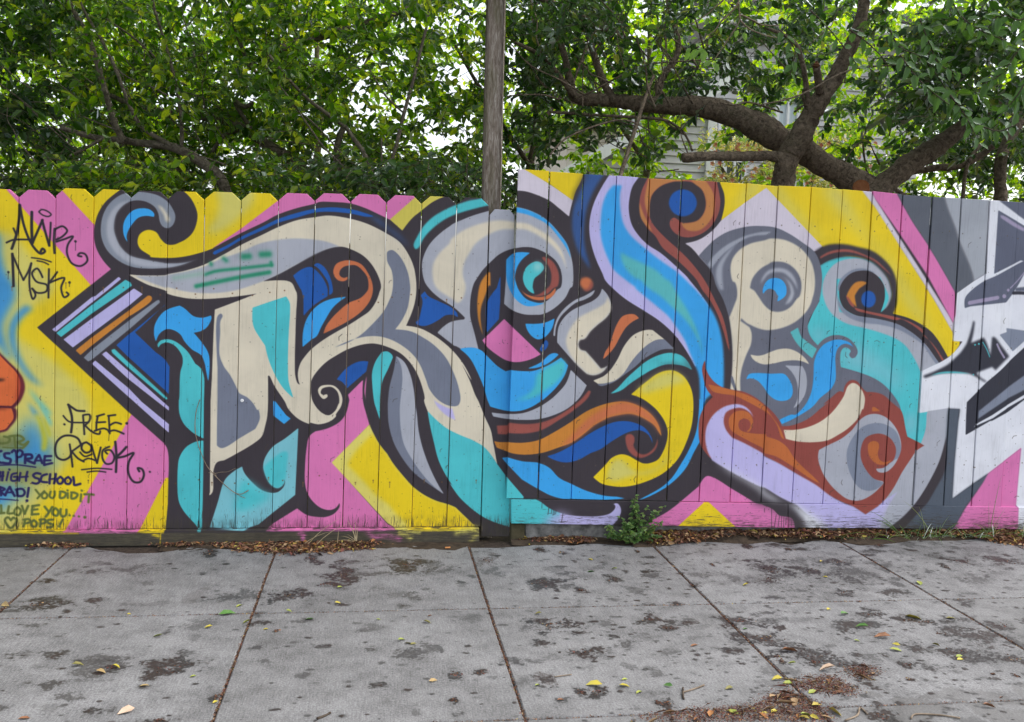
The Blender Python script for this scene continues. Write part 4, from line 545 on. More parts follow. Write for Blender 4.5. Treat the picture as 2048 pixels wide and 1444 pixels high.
def blur(a,s):
    if s<=.3:return a
    if s<1.6:
        w=np.exp(-.5*(np.arange(-3,4)/s)**2);w/=w.sum()
        for ax in(0,1):
            pad=[(0,0),(0,0)];pad[ax]=(3,3);b=np.pad(a,pad,mode='edge');n=a.shape[ax]
            a=sum(w[i]*(b[i:i+n] if ax==0 else b[:,i:i+n]) for i in range(7))
        return a
    for _ in range(3):
        for ax in(0,1): a=box(a,s*.98,ax)
    return a
def fill(img,poly,col,bl,SS=4):
    H,W=img.shape[:2];m=int(bl*3)+2
    x0=max(int(np.floor(poly[:,0].min()))-m,0);x1=min(int(np.ceil(poly[:,0].max()))+m,W)
    y0=max(int(np.floor(poly[:,1].min()))-m,0);y1=min(int(np.ceil(poly[:,1].max()))+m,H)
    if x1-x0<1 or y1-y0<1:return
    w,h=x1-x0,y1-y0;acc=np.zeros((h*SS,w+2))
    q=np.roll(poly,-1,0)
    for (ax,ay),(bx,by) in zip(poly,q):
        if ay==by:continue
        sg=1
        if ay>by:ax,ay,bx,by=bx,by,ax,ay;sg=-1
        r0=int(np.ceil((ay-y0)*SS-.5));r1=int(np.ceil((by-y0)*SS-.5))
        r0=max(r0,0);r1=min(r1,h*SS)
        if r1<=r0:continue
        r=np.arange(r0,r1);yy=(r+.5)/SS+y0
        x=np.clip(ax+(yy-ay)*(bx-ax)/(by-ay)-x0,0,w-1e-6)
        i=x.astype(int);fr=x-i
        acc[r,i]+=sg*(1-fr);acc[r,i+1]+=sg*fr
    cov=np.clip(np.abs(np.cumsum(acc,1)[:,:w]),0,1).reshape(h,SS,w).mean(1)
    cov=blur(cov,bl)[...,None]
    if bl<1.2: cov=np.clip(cov*1.5,0,1)
    img[y0:y1,x0:x1]+=(np.array(col,float)-img[y0:y1,x0:x1])*cov
def stroke(img,pts,col,wd,bl):
    H,W=img.shape[:2];m=wd/2+3*bl+2
    x0=max(int(pts[:,0].min()-m),0);x1=min(int(pts[:,0].max()+m)+1,W);y0=max(int(pts[:,1].min()-m),0);y1=min(int(pts[:,1].max()+m)+1,H)
    if x1<=x0 or y1<=y0:return
    X,Y=np.meshgrid(np.arange(x0,x1)+.5,np.arange(y0,y1)+.5);D=np.full(X.shape,1e9)
    for a,b in zip(pts[:-1],pts[1:]):
        d=b-a;l=d@d+1e-9;t=np.clip(((X-a[0])*d[0]+(Y-a[1])*d[1])/l,0,1)
        D=np.minimum(D,np.hypot(X-a[0]-t*d[0],Y-a[1]-t*d[1]))
    s=max(bl,.5);cov=1/(1+np.exp(np.clip((D-wd/2)/(s*.45),-30,30)))
    img[y0:y1,x0:x1]+=(np.array(col,float)-img[y0:y1,x0:x1])*cov[...,None]

def make_image(name, arr, colorspace='sRGB'):
    h, wd = arr.shape[:2]; im = bpy.data.images.new(name, wd, h, alpha=False)
    im.colorspace_settings.name = colorspace
    px = np.ones((h, wd, 4), np.float32); px[..., :3] = np.clip(arr[::-1] / 255, 0, 1)
    im.pixels.foreach_set(px.ravel()); im.update(); im.pack(); return im
X0, X1, Z0, Z1, RES = -3.4, 5.3, -.12, 2.12, 470       # extent of the painted area on the fence, metres
def paint_mural():
    W, H = int((X1 - X0) * RES), int((Z1 - Z0) * RES); img = np.zeros((H, W, 3)) + 60
    def P(tok):
        pts, cor = [], []
        for t in tok:
            k = t.endswith('!'); x, z = t.rstrip('!').split(',')
            pts.append(((float(x) / 1000 - X0) * RES, (Z1 - float(z) / 1000) * RES)); cor.append(k)
        return pts, cor
    k = RES / 1000
    for ln in MURAL.strip().split('\n'):
        t = ln.split(); p, c = P(t[2:]); fill(img, smooth(p, c), COL[t[0]], float(t[1]) * k)
    for ln in TAGS.strip().split('\n'):
        t = ln.split(); p, c = P(t[3:]); stroke(img, smooth(p, c, 5, False), COL[t[0]], float(t[1]) * k, float(t[2]) * k)
    # nail heads with short rust runs, and small chips and scuffs
    R = np.random.default_rng(5)
    def spot(x, z, r, col, bl=.6): stroke(img, np.array([[(x - X0) * RES, (Z1 - z) * RES], [(x - X0) * RES + .1, (Z1 - z) * RES]]), col, r * 2 * RES, bl)
    for b in PICKETS:
        for z, s in ((1.28, 1), (.32, 1)):
            for q in (.22, .78):
                x = b[0] + (b[1] - b[0]) * q + R.normal(0, .006); zz = z + R.normal(0, .012)
                spot(x, zz, .0032, (112, 78, 48))
                if R.random() < .35: stroke(img, np.array([[(x - X0) * RES, (Z1 - zz) * RES], [(x - X0) * RES, (Z1 - zz + R.uniform(.01, .03)) * RES]]), (128, 98, 66), 1.2, .8)
    for b in PLANKS:
        for z in (1.72, 1.1, .42):
            for q in (.2, .8):
                if R.random() < .75: spot(b[0] + (b[1] - b[0]) * q + (b[2] - b[0]) * (1.9 - z) / 1.7 + R.normal(0, .006), z + R.normal(0, .01), .003, (96, 84, 74))
    for i in range(2600):
        x, z = R.uniform(X0, X1), abs(R.normal(0, .75)) if R.random() < .5 else R.uniform(.1, 1.9)
        spot(x, z, R.uniform(.0007, .0018), (66, 58, 52), .5)
    for i in range(130):                               # short dark scratches and knots
        x, z = R.uniform(X0, X1), R.uniform(.1, 1.8); a = R.normal(0, .5); L = R.uniform(.008, .04)
        q = np.array([[x, z], [x + math.sin(a) * L * .5, z + math.cos(a) * L * .5], [x + math.sin(a + .5) * L, z + math.cos(a + .5) * L]])
        q[:, 0] = (q[:, 0] - X0) * RES; q[:, 1] = (Z1 - q[:, 1]) * RES; stroke(img, q, (70, 62, 58), R.uniform(.6, 1.3), .5)
    return make_image('mural_paint', img)
def mural_uv(x, z): return ((x - X0) / (X1 - X0), (z - Z0) / (Z1 - Z0))
MURAL_IMG = paint_mural()

# ------------------------------------------------------------------ materials
def mat_paint(name, horizontal=False):
    t = NT(name); uv = t.n('ShaderNodeUVMap').outputs[0]
    im = t.n('ShaderNodeTexImage', {'Vector': uv}, image=MURAL_IMG, interpolation='Cubic', extension='EXTEND').outputs[0]
    m = t.vadd(t.vmul(uv, (X1 - X0, Z1 - Z0, 1)), (0, Z0, 0))
    rnd = t.n('ShaderNodeObjectInfo').outputs['Random']
    off = t.comb(t.math('MULTIPLY', rnd, 37.0), t.math('MULTIPLY', rnd, 91.0), 0)
    ms = t.vadd(m, off); al, ac = (6, 130) if not horizontal else (130, 6)
    grain = t.noise(t.vmul(ms, (ac, al, 1)), 1.0, 4, .6, .35); fine = t.noise(t.vmul(ms, (ac * 3.2, al * 3, 1)), 1.0, 2, .6)
    blot = t.noise(t.vmul(ms, (9, 5, 1)), 1.0, 4, .6)
    sep = t.n('ShaderNodeSeparateXYZ', {0: m}); z = sep.outputs[1]
    col = t.mix(1.0, im, t.ramp(t.math('ADD', t.math('MULTIPLY', grain, .55), t.math('MULTIPLY', blot, .45)), [(.30, (.80, .80, .79)), (.48, (.97, .97, .97)), (.68, (1, 1, 1))]), 'MULTIPLY')
    fade = t.noise(t.vmul(ms, (2.2, 2.8, 1)), 1.0, 5, .65, .6)
    col = t.mix(1.0, col, t.ramp(fade, [(.32, (.88, .88, .885)), (.52, (.985, .985, .985)), (.68, (1.05, 1.045, 1.03))]), 'MULTIPLY')
    # the paint has worn off the grain near the foot of the boards
    low = t.rmp(z, .05, .34, 1, 0); low = t.math('POWER', low, 1.7)
    wear = t.math('GREATER_THAN', t.math('ADD', t.math('MULTIPLY', fine, .5), t.math('ADD', t.math('MULTIPLY', grain, .5), t.math('MULTIPLY', low, .19))), t.math('SUBTRACT', .70, t.math('MULTIPLY', blot, .03)))
    wear = t.math('MULTIPLY', wear, .85)
    col = t.mix(wear, col, c4(.060, .052, .044))
    soil = t.math('MULTIPLY', t.rmp(z, .06, .15, .30 if horizontal else .75, 0), t.rmp(t.noise(t.vmul(ms, (30, 16, 1)), 1, 3), .38, .62))
    col = t.mix(soil, col, c4(.045, .042, .030))
    bump = t.math('ADD', t.math('MULTIPLY', grain, .7), t.math('MULTIPLY', fine, .3))
    return t.done(t.bsdf(col, t.rmp(blot, .3, .7, .5, .68), .22, bump, .45, .0022))
M_PAINT = mat_paint('painted_fence_board'); M_PAINT_H = mat_paint('painted_fence_rail', True)
def mat_simple(name, col, col2, scale=8, rough=.8, stretch=(1, 1, 1), bs=.3, bd=.003, spec=.2, lo=.35, hi=.65):
    t = NT(name); p = t.vmul(t.n('ShaderNodeTexCoord').outputs['Object'], stretch)
    n = t.noise(p, scale, 6, .62); n2 = t.noise(p, scale * 5, 3, .6)
    return t.done(t.bsdf(t.mix(t.rmp(n, lo, hi), c4(*col), c4(*col2)), rough, spec, t.math('ADD', n, t.math('MULTIPLY', n2, .5)), bs, bd))
M_SOIL = mat_simple('soil', (.035, .026, .019), (.075, .055, .038), 14, .95, bs=.8, bd=.01)
M_MOSS = mat_simple('mossy_wood', (.045, .042, .022), (.10, .085, .05), 16, .9)
M_CONC = mat_simple('footing_concrete', (.10, .10, .096), (.27, .265, .255), 22, .9, bs=.6, bd=.004)
M_ASPH = mat_simple('asphalt', (.04, .04, .042), (.065, .065, .066), 60, .9)
def mat_post():
    t = NT('weathered_post'); p = t.n('ShaderNodeTexCoord').outputs['Object']
    g = t.noise(t.vmul(p, (120, 120, 16)), 1, 6, .7, .5); b = t.noise(t.vmul(p, (14, 14, 3)), 1, 4)
    col = t.ramp(g, [(.32, (.085, .066, .05)), (.5, (.20, .165, .135)), (.66, (.36, .33, .29))])
    col = t.mix(t.rmp(b, .46, .66, 0, .7), col, c4(.085, .085, .035))
    return t.done(t.bsdf(col, .85, .2, g, .8, .004))
M_POST = mat_post()
def mat_bark(name, a, b, li=(.22, .21, .18)):
    t = NT(name); p = t.n('ShaderNodeTexCoord').outputs['Object']
    n = t.noise(p, 34, 7, .72, .8); v = t.noise(p, 8, 4, .6); f = t.noise(p, 110, 4, .65)
    col = t.mix(t.rmp(n, .36, .64), c4(*a), c4(*b)); col = t.mix(t.math('MULTIPLY', t.rmp(f, .6, .68), t.rmp(v, .5, .6)), col, c4(*li))
    col = t.mix(t.rmp(v, .55, .75, 0, .5), col, c4(.05, .055, .02))
    return t.done(t.bsdf(col, .8, .25, t.math('ADD', n, t.math('MULTIPLY', f, .45)), 1.0, .016))
M_BARK = mat_bark('dark_bark', (.062, .046, .034), (.29, .225, .165)); M_BARK2 = mat_bark('grey_bark', (.055, .045, .035), (.24, .20, .165))
M_TWIG = mat_simple('pale_twig', (.16, .12, .085), (.28, .22, .16), 30, .7)
M_TWIGD = mat_simple('brown_twig', (.045, .032, .024), (.10, .08, .06), 30, .8)
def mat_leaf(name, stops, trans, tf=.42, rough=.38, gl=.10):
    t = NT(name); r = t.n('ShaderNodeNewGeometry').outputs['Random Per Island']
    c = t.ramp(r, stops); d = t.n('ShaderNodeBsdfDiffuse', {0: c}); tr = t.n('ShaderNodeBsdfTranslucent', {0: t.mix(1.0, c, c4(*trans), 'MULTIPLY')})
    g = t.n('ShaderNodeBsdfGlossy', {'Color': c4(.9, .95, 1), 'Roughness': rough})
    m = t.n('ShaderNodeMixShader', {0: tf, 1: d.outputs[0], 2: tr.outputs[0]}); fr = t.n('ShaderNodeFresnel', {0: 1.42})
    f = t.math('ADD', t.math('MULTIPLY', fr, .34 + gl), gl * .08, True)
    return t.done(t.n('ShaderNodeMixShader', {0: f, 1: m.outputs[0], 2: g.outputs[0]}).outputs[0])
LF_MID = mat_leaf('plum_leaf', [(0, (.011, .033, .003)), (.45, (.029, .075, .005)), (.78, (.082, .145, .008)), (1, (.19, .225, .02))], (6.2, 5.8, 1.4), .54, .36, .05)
LF_DARK = mat_leaf('shaded_leaf', [(0, (.012, .034, .009)), (.6, (.030, .074, .016)), (.93, (.070, .13, .025)), (1, (.15, .16, .04))], (3.8, 3.9, 1.6), .36, .42, .10)  # dark leaf greens; at the left edge they stand in for deep shade
LF_FAR = mat_leaf('far_leaf', [(0, (.025, .070, .003)), (.5, (.10, .19, .006)), (1, (.21, .27, .014))], (5.8, 5.2, 1.2), .60, .4, .04)
LF_BUSH = mat_leaf('yellow_bush_leaf', [(0, (.17, .25, .04)), (.45, (.42, .45, .08)), (.75, (.62, .52, .12)), (.93, (.60, .54, .30)), (1, (.65, .26, .18))], (1.5, 1.5, 1.2), .5)
LF_WEED = mat_leaf('weed_leaf', [(0, (.05, .11, .03)), (.6, (.11, .20, .06)), (1, (.22, .29, .09))], (3, 3, 2), .3)
def mat_fallen(name, a, b):
    t = NT(name); p = t.n('ShaderNodeTexCoord').outputs['Object']; n = t.noise(p, 70, 3, .6)
    return t.done(t.bsdf(t.mix(t.rmp(n, .35, .65), c4(*a), c4(*b)), .55, .35, n, .3, .001))
FALL = dict(y=mat_fallen('fallen_yellow', (.52, .42, .05), (.42, .36, .06)), g=mat_fallen('fallen_yellowgreen', (.26, .33, .06), (.36, .36, .07)), G=mat_fallen('fallen_green', (.07, .19, .04), (.13, .24, .06)),
            o=mat_fallen('fallen_olive', (.18, .17, .05), (.26, .22, .07)), b=mat_fallen('fallen_brown', (.20, .085, .04), (.32, .15, .07)), t=mat_fallen('fallen_tan', (.36, .24, .11), (.48, .36, .15)), p=mat_fallen('fallen_pale', (.52, .36, .25), (.60, .45, .33)))

# ------------------------------------------------------------------ ground, sidewalk
def rect(name, x0, x1, y0, y1, z, mat): return link(name, mesh(name, [(x0, y0, z), (x1, y0, z), (x1, y1, z), (x0, y1, z)], [(0, 1, 2, 3)]), mat)
tag(rect('ground', -150, 150, -150, 200, -.16, M_SOIL), kind='structure')
tag(rect('yard_soil', -30, 30, -.02, 40, -.012, M_SOIL), kind='structure')
tag(rect('road', -60, 60, -16, -3.55, -.13, M_ASPH), kind='structure')
GX0, GX1, GY0, GY1, GRES = -3.6, 5.2, -2.9, .1, 420    # extent of the stain map on the ground
def vnoise(h, w_, cell, R):
    g = R.random((int(h / cell) + 3, int(w_ / cell) + 3)); y = np.arange(h) / cell; x = np.arange(w_) / cell
    yi, xi = y.astype(int), x.astype(int); fy, fx = (y - yi)[:, None], (x - xi)[None]; fy = fy * fy * (3 - 2 * fy); fx = fx * fx * (3 - 2 * fx)
    a = g[yi][:, xi] * (1 - fx) + g[yi][:, xi + 1] * fx; b = g[yi + 1][:, xi] * (1 - fx) + g[yi + 1][:, xi + 1] * fx
    return a * (1 - fy) + b * fy
def stain_map():
    R = np.random.default_rng(8); W, H = int((GX1 - GX0) * GRES), int((GY1 - GY0) * GRES)
    n = sum(vnoise(H, W, c, R) * k for c, k in ((80, .24), (34, .26), (15, .26), (6, .24)))
    n2 = sum(vnoise(H, W, c, R) * k for c, k in ((40, .35), (16, .35), (6, .3)))
    n3 = vnoise(H, W, 5, R) * .5 + vnoise(H, W, 2.4, R) * .5
    dx = vnoise(H, W, 26, R) - .5; dy = vnoise(H, W, 26, R) - .5
    dark = np.zeros((H, W)); rust = np.zeros((H, W)); wet = np.zeros((H, W))
    items = [tuple(e.split(',')) for e in STAINS.split()]
    L = [(float(a), float(b), float(c), float(d), float(e), k) for a, b, c, d, e, k in items]
    for i in range(5200):                              # drips and specks
        big = R.random() < .1; r = R.uniform(.010, .024) if big else R.uniform(.0025, .008)
        L.append((R.uniform(GX0, GX1) if R.random() < .5 else R.uniform(.8, 4.4), R.uniform(GY0, .05), r * R.uniform(1, 2.2), r, R.uniform(.25, .9), 'd'))
    for i in range(60):
        L.append((R.choice([R.uniform(-3.5, -1.9), R.uniform(3.7, 5.1)]), R.uniform(-2.6, 0), R.uniform(.03, .09), R.uniform(.02, .05), R.uniform(.4, .8), 'd'))
    for x, y, rx, ry, d, k in L:
        rx, ry = rx * 1.2, max(ry * 1.35, .0035); m = 2.3
        c0, c1 = int((x - rx * m - GX0) * GRES), int((x + rx * m - GX0) * GRES) + 2; r0, r1 = int((GY1 - y - ry * m) * GRES), int((GY1 - y + ry * m) * GRES) + 2
        c0, r0, c1, r1 = max(c0, 0), max(r0, 0), min(c1, W), min(r1, H)
        if c1 <= c0 or r1 <= r0: continue
        Y, X = np.mgrid[r0:r1, c0:c1]; sl = (slice(r0, r1), slice(c0, c1)); wv = min(1, rx / .03)
        u = ((X / GRES + GX0 - x) / rx + dx[sl] * 1.7 * wv); v = ((GY1 - Y / GRES - y) / ry + dy[sl] * 1.7 * wv); q = np.hypot(u, v)
        if k == 'w': wet[sl] = np.maximum(wet[sl], np.clip((1.05 - q + (n[sl] - .5) * 1.6) / .10, 0, 1) * d); continue
        core = np.clip((.98 - q + (n[sl] - .5) * 2.0 * wv + (n3[sl] - .5) * 1.7 * wv) / .22, 0, 1); halo = np.clip((1.7 - q + (n[sl] - .5) * 2.6 * wv) / .9, 0, 1)
        if k == 'r': rust[sl] = np.maximum(rust[sl], core * d); continue
        if k == 'b': rust[sl] = np.maximum(rust[sl], core * .4); continue
        dark[sl] = np.maximum(dark[sl], np.maximum(core * np.clip(.95 + (n3[sl] - .5) * 1.4, .5, 1) * min(1, d * 1.3), halo * .34 * d))
        if d > .68: rust[sl] = np.maximum(rust[sl], np.clip((.66 - q + (n2[sl] - .5) * 2.6 + (n3[sl] - .5) * 1.5) / .3, 0, 1) * .75)
    return make_image('sidewalk_stains', np.stack([dark, rust, wet], -1) * 255, 'Non-Color')
STAIN_IMG = stain_map()
def mat_sidewalk():
    t = NT('sidewalk_concrete'); p = t.n('ShaderNodeNewGeometry').outputs['Position']
    uv = t.vmul(t.vadd(p, (-GX0, -GY0, 0)), (1 / (GX1 - GX0), 1 / (GY1 - GY0), 0))
    st = t.n('ShaderNodeSeparateColor', {0: t.n('ShaderNodeTexImage', {'Vector': uv}, image=STAIN_IMG, extension='EXTEND').outputs[0]}).outputs
    rnd = t.n('ShaderNodeObjectInfo').outputs['Random']
    big = t.noise(p, 1.6, 4, .6); mid = t.noise(p, 9, 5, .65); agg = t.noise(p, 130, 3, .7); fi = t.noise(p, 420, 2, .6)
    broom = t.noise(t.vmul(p, (260, 14, 1)), 1, 3, .6)
    v = t.math('ADD', t.math('ADD', t.math('MULTIPLY', big, .20), t.math('MULTIPLY', mid, .20)), t.math('ADD', t.math('MULTIPLY', agg, .30), t.math('ADD', t.math('MULTIPLY', fi, .16), t.math('MULTIPLY', broom, .14))))
    col = t.ramp(v, [(.40, (.082, .080, .078)), (.49, (.178, .175, .176)), (.575, (.305, .302, .304))])
    col = t.mix(t.rmp(rnd, 0, 1, 0, .30), col, c4(.15, .147, .142))
    col = t.mix(t.math('MULTIPLY', t.rmp(mid, .54, .70), t.rmp(big, .4, .6, .02, .26)), col, c4(.10, .096, .092))
    pit = t.rmp(agg, .29, .25); col = t.mix(t.math('MULTIPLY', pit, .6), col, c4(.09, .088, .085))
    dk = t.math('MULTIPLY', st[0], t.rmp(fi, .3, .55, .75, 1.0), True)
    col = t.mix(t.math('MULTIPLY', st[2], .8), col, c4(.085, .079, .072))
    col = t.mix(t.math('MULTIPLY', dk, .95), col, c4(.020, .017, .015))
    col = t.mix(t.math('MULTIPLY', st[1], t.rmp(agg, .40, .60)), col, c4(.036, .018, .012))
    bump = t.math('ADD', t.math('ADD', t.math('MULTIPLY', agg, .6), t.math('MULTIPLY', broom, .3)), t.math('ADD', t.math('MULTIPLY', fi, .3), t.math('MULTIPLY', st[1], 1.2)))
    return t.done(t.bsdf(col, t.rmp(t.math('ADD', dk, st[2]), 0, 1, .82, .5), .3, bump, .55, .0025))
M_WALK = mat_sidewalk()
def crumple(bm, amp, sc):
    for v in bm.verts: v.co += Vector(mnoise.noise_vector(v.co * sc)) * amp
walk = empty('sidewalk', (0, 0, 0), 'grey concrete sidewalk of square slabs along the painted fence', kind='structure')
SX = [-4.44, -3.455, -2.466, -1.477, -.484, .489, 1.475, 2.558, 3.55, 4.54, 5.53]
def slab(x0, x1, y0, y1, cut=0.0):
    """slab with worn tooled edges; its fence side is ragged"""
    g, gy = .0034, .0032; bm = bmesh.new(); n = 14
    top, rows = [], 6
    pts = []
    for i in range(n + 1): pts.append((x0 + g + (x1 - x0 - 2 * g) * i / n, y0 + gy))
    for i in range(1, rows + 1): pts.append((x1 - g, y0 + gy + (y1 - y0 - 2 * gy) * i / rows))
    for i in range(1, n + 1):
        x = x1 - g - (x1 - x0 - 2 * g) * i / n; e = 0
        if cut: e = (mnoise.noise(Vector((x * 4, 3.3, 0))) - .1) * cut + (mnoise.noise(Vector((x * 17, 1.3, 0)))) * cut * .35
        pts.append((x, y1 - gy + e))
    for i in range(1, rows): pts.append((x0 + g, y1 - gy - (y1 - y0 - 2 * gy) * i / rows))
    pts = [(x + mnoise.noise(Vector((x * 23, y * 23, 1))) * .0022, y + mnoise.noise(Vector((x * 23, y * 23, 5))) * .0022) for x, y in pts]
    cx, cy = sum(p[0] for p in pts) / len(pts), sum(p[1] for p in pts) / len(pts)
    def ring(k, z): return [bm.verts.new((x + (cx - x) / max(abs(cx - x), .05) * 0 + np.sign(cx - x) * min(abs(cx - x), k), y + np.sign(cy - y) * min(abs(cy - y), k), z)) for x, y in pts]
    r0, r1, r2 = ring(0, -.10), ring(0, -.005), ring(.005, 0)
    for a, b in ((r0, r1), (r1, r2)):
        for i in range(len(pts)): bm.faces.new((a[i], a[(i + 1) % len(pts)], b[(i + 1) % len(pts)], b[i]))
    bm.faces.new(r2); me = bpy.data.meshes.new('slab'); bm.to_mesh(me); bm.free(); return me
for i in range(len(SX) - 1):
    link('slab', slab(SX[i], SX[i + 1], -.99, -.085 if SX[i] > -1.5 else -.03, .11 if SX[i] > -1.5 else .02), M_WALK, walk)
    link('slab', slab(SX[i], SX[i + 1], -1.962, -.99), M_WALK, walk)
    link('slab', slab(SX[i], SX[i + 1], -2.95, -1.962), M_WALK, walk)
tag(link('curb', boxv(-20, 20, -3.4, -2.962, -.3, -.002, .02), M_WALK), kind='structure')
tag(link('joint_dirt', mesh('joint_dirt', [(-6, -3, -.009), (8, -3, -.009), (8, .0, -.009), (-6, .0, -.009)], [(0, 1, 2, 3)]), mat_simple('joint_dirt', (.030, .022, .017), (.075, .055, .042), 60, .95, bs=.6)), kind='structure')
tag(link('footing', boxv(.80, 8, .004, .2, -.06, .098, .006), M_CONC), kind='structure')

# ------------------------------------------------------------------ the two fences
def board(name, outline, y, mat, parent, thick=.019, k=1.0, tilt=(0, 0)):
    """outline: counter-clockwise (x, z) corners of the front face; paint position follows the board plane"""
    n = len(outline); cx = sum(p[0] for p in outline) / n; cz = sum(p[1] for p in outline) / n; V, uv = [], []
    def yy(x, z): return y + (x - cx) * tilt[0] + (z - cz) * tilt[1]
    for ins, dy in ((.0016, 0), (0, .0022), (0, thick)):
        for x, z in outline:
            X = x + np.sign(cx - x) * ins; Z = z + np.sign(cz - z) * ins
            V.append((X, yy(X, Z) + dy, Z)); s = CAM_D / (CAM_D + y)
            uv.append(mural_uv(X * s, CAM_H + (Z - CAM_H) * s))
    F = [tuple(range(n))]
    for a in (0, n):
        for i in range(n): F.append((a + i, a + n + i, a + n + (i + 1) % n, a + (i + 1) % n))
    F.append(tuple(range(3 * n - 1, 2 * n - 1, -1)))
    return link(name, mesh(name, V, F, uv), mat, parent)
pf = empty('picket_fence', (-.6, 0, 0), 'lower painted fence of dog-eared wooden pickets on the left, with a kickboard', 'fence')
def picket(x0, x1, b0, b1, top, bot, g, y):
    a, b, c, d = x0 + g, x1 - g, b0 + g, b1 - g; e = .040; dz = .037
    def xl(z): return c + (a - c) * (z - bot) / (top - bot)
    def xr(z): return d + (b - d) * (z - bot) / (top - bot)
    rz = random.uniform(-.003, .003)
    o = [(c, bot), (d, bot), (xr(top - dz), top - dz + rz), (xr(top) - e + rz, top), (xl(top) + e, top), (xl(top - dz), top - dz)]
    board('picket', o, y, M_PAINT, pf, tilt=(random.uniform(-.016, .016), random.uniform(-.0015, .0015)))
for i, (x0, x1, b0, b1, tz) in enumerate(PICKETS):
    picket(x0, x1, b0, b1, tz, .078, random.choice([.0012, .0018, .0022, .0026]), random.uniform(0, .006))
x0, x1, b0, b1, tz = NARROW
e = .025; board('picket', [(b0, .022), (b1 - .002, .022), (x1, tz - .03), (x1 - e, tz), (x0 + e, tz), (x0, tz - .03)], .003, M_PAINT, pf)
ko = [(-3.4, .002), (.552, .002), (.549, .0735), (-3.4, .0775)]
def kick():
    V, uv, F = [], [], []
    for (x, z), y in zip(ko, (-.03,) * 4): V.append((x, y, z)); uv.append(mural_uv(x, z))
    for (x, z) in ko: V.append((x, .024, z + (.001 if z > .05 else 0))); uv.append(mural_uv(x, z + (.006 if z > .05 else 0)))
    F = [(0, 1, 2, 3), (3, 2, 6, 7), (1, 5, 6, 2), (0, 3, 7, 4), (5, 4, 7, 6), (0, 4, 5, 1)]
    return mesh('kickboard', V, F, uv)
kb = link('kickboard', kick(), M_PAINT_H, pf)
for z in (.32, 1.28): link('rail', boxv(-3.4, .56, .026, .064, z - .045, z + .045), M_MOSS, pf)
bf = empty('board_fence', (2.2, -.03, 0), 'taller painted fence of flush vertical boards on the right, over a bottom rail', 'fence')
for (a, b, c, d, za, zb, zc, zd) in PLANKS:
    g = random.choice([.0016, .0026, .0034, .005]); board('plank', [(c + g, zc), (d - g, zd), (b - g, zb + random.uniform(-.002, .002)), (a + g, za + random.uniform(-.002, .002))], -.03 + random.uniform(-.0045, .003), M_PAINT, bf, tilt=(random.uniform(-.018, .018), random.uniform(-.001, .001)))
board('bottom_rail', [(.719, .103), (2.2695, .068), (2.2615, .203), (.714, .2335)], -.036, M_PAINT_H, bf, .036)
board('bottom_rail', [(2.2735, .068), (5.3, .025), (5.3, .151), (2.2655, .203)], -.034, M_PAINT_H, bf, .034)
for z0_, z1_ in ((.42, .41), (1.10, 1.08), (1.72, 1.70)): link('rail', boxv(.70, 5.3, -.008, .03, z0_ - .045, z0_ + .045), M_MOSS, bf)
tag(link('footing_block', boxv(.722, .797, -.012, .03, -.02, .094, .006), M_MOSS), 'small mossy wooden block under the left end of the bottom rail', 'block')
# post behind the fence
def post():
    lo, hi = at(982, 400, .10), at(992, 0, .10); k = (hi - lo) / (hi[2] - lo[2]); V, F = [], []
    base = lo + k * (0 - lo[2]); top = lo + k * (3.6 - lo[2]); R = 34; hw = .047
    for i in range(R + 1):
        c = base + (top - base) * i / R
        for s, q in ((-1, -1), (1, -1), (1, 1), (-1, 1)):
            for m in (0, 1):                              # chamfered corner
                u = (hw - .008 * m, hw - .008 * (1 - m)); dx, dy = s * u[0], q * u[1]
                if (s * q) > 0: dx, dy = s * u[1], q * u[0]
                nn = mnoise.noise(Vector((dx * 40, dy * 40, c[2] * 5))) * .003
                V.append((c[0] + dx + nn, c[1] + dy, c[2]))
        if i:
            for j in range(8): a = (i - 1) * 8 + j; b = (i - 1) * 8 + (j + 1) % 8; F.append((a, b, b + 8, a + 8))
    F.append(tuple(range(len(V) - 8, len(V)))); return mesh('wooden_post', V, F)
o = link('wooden_post', post(), M_POST); tag(o, 'weathered grey wooden post rising behind the gap between the two fences', 'post')

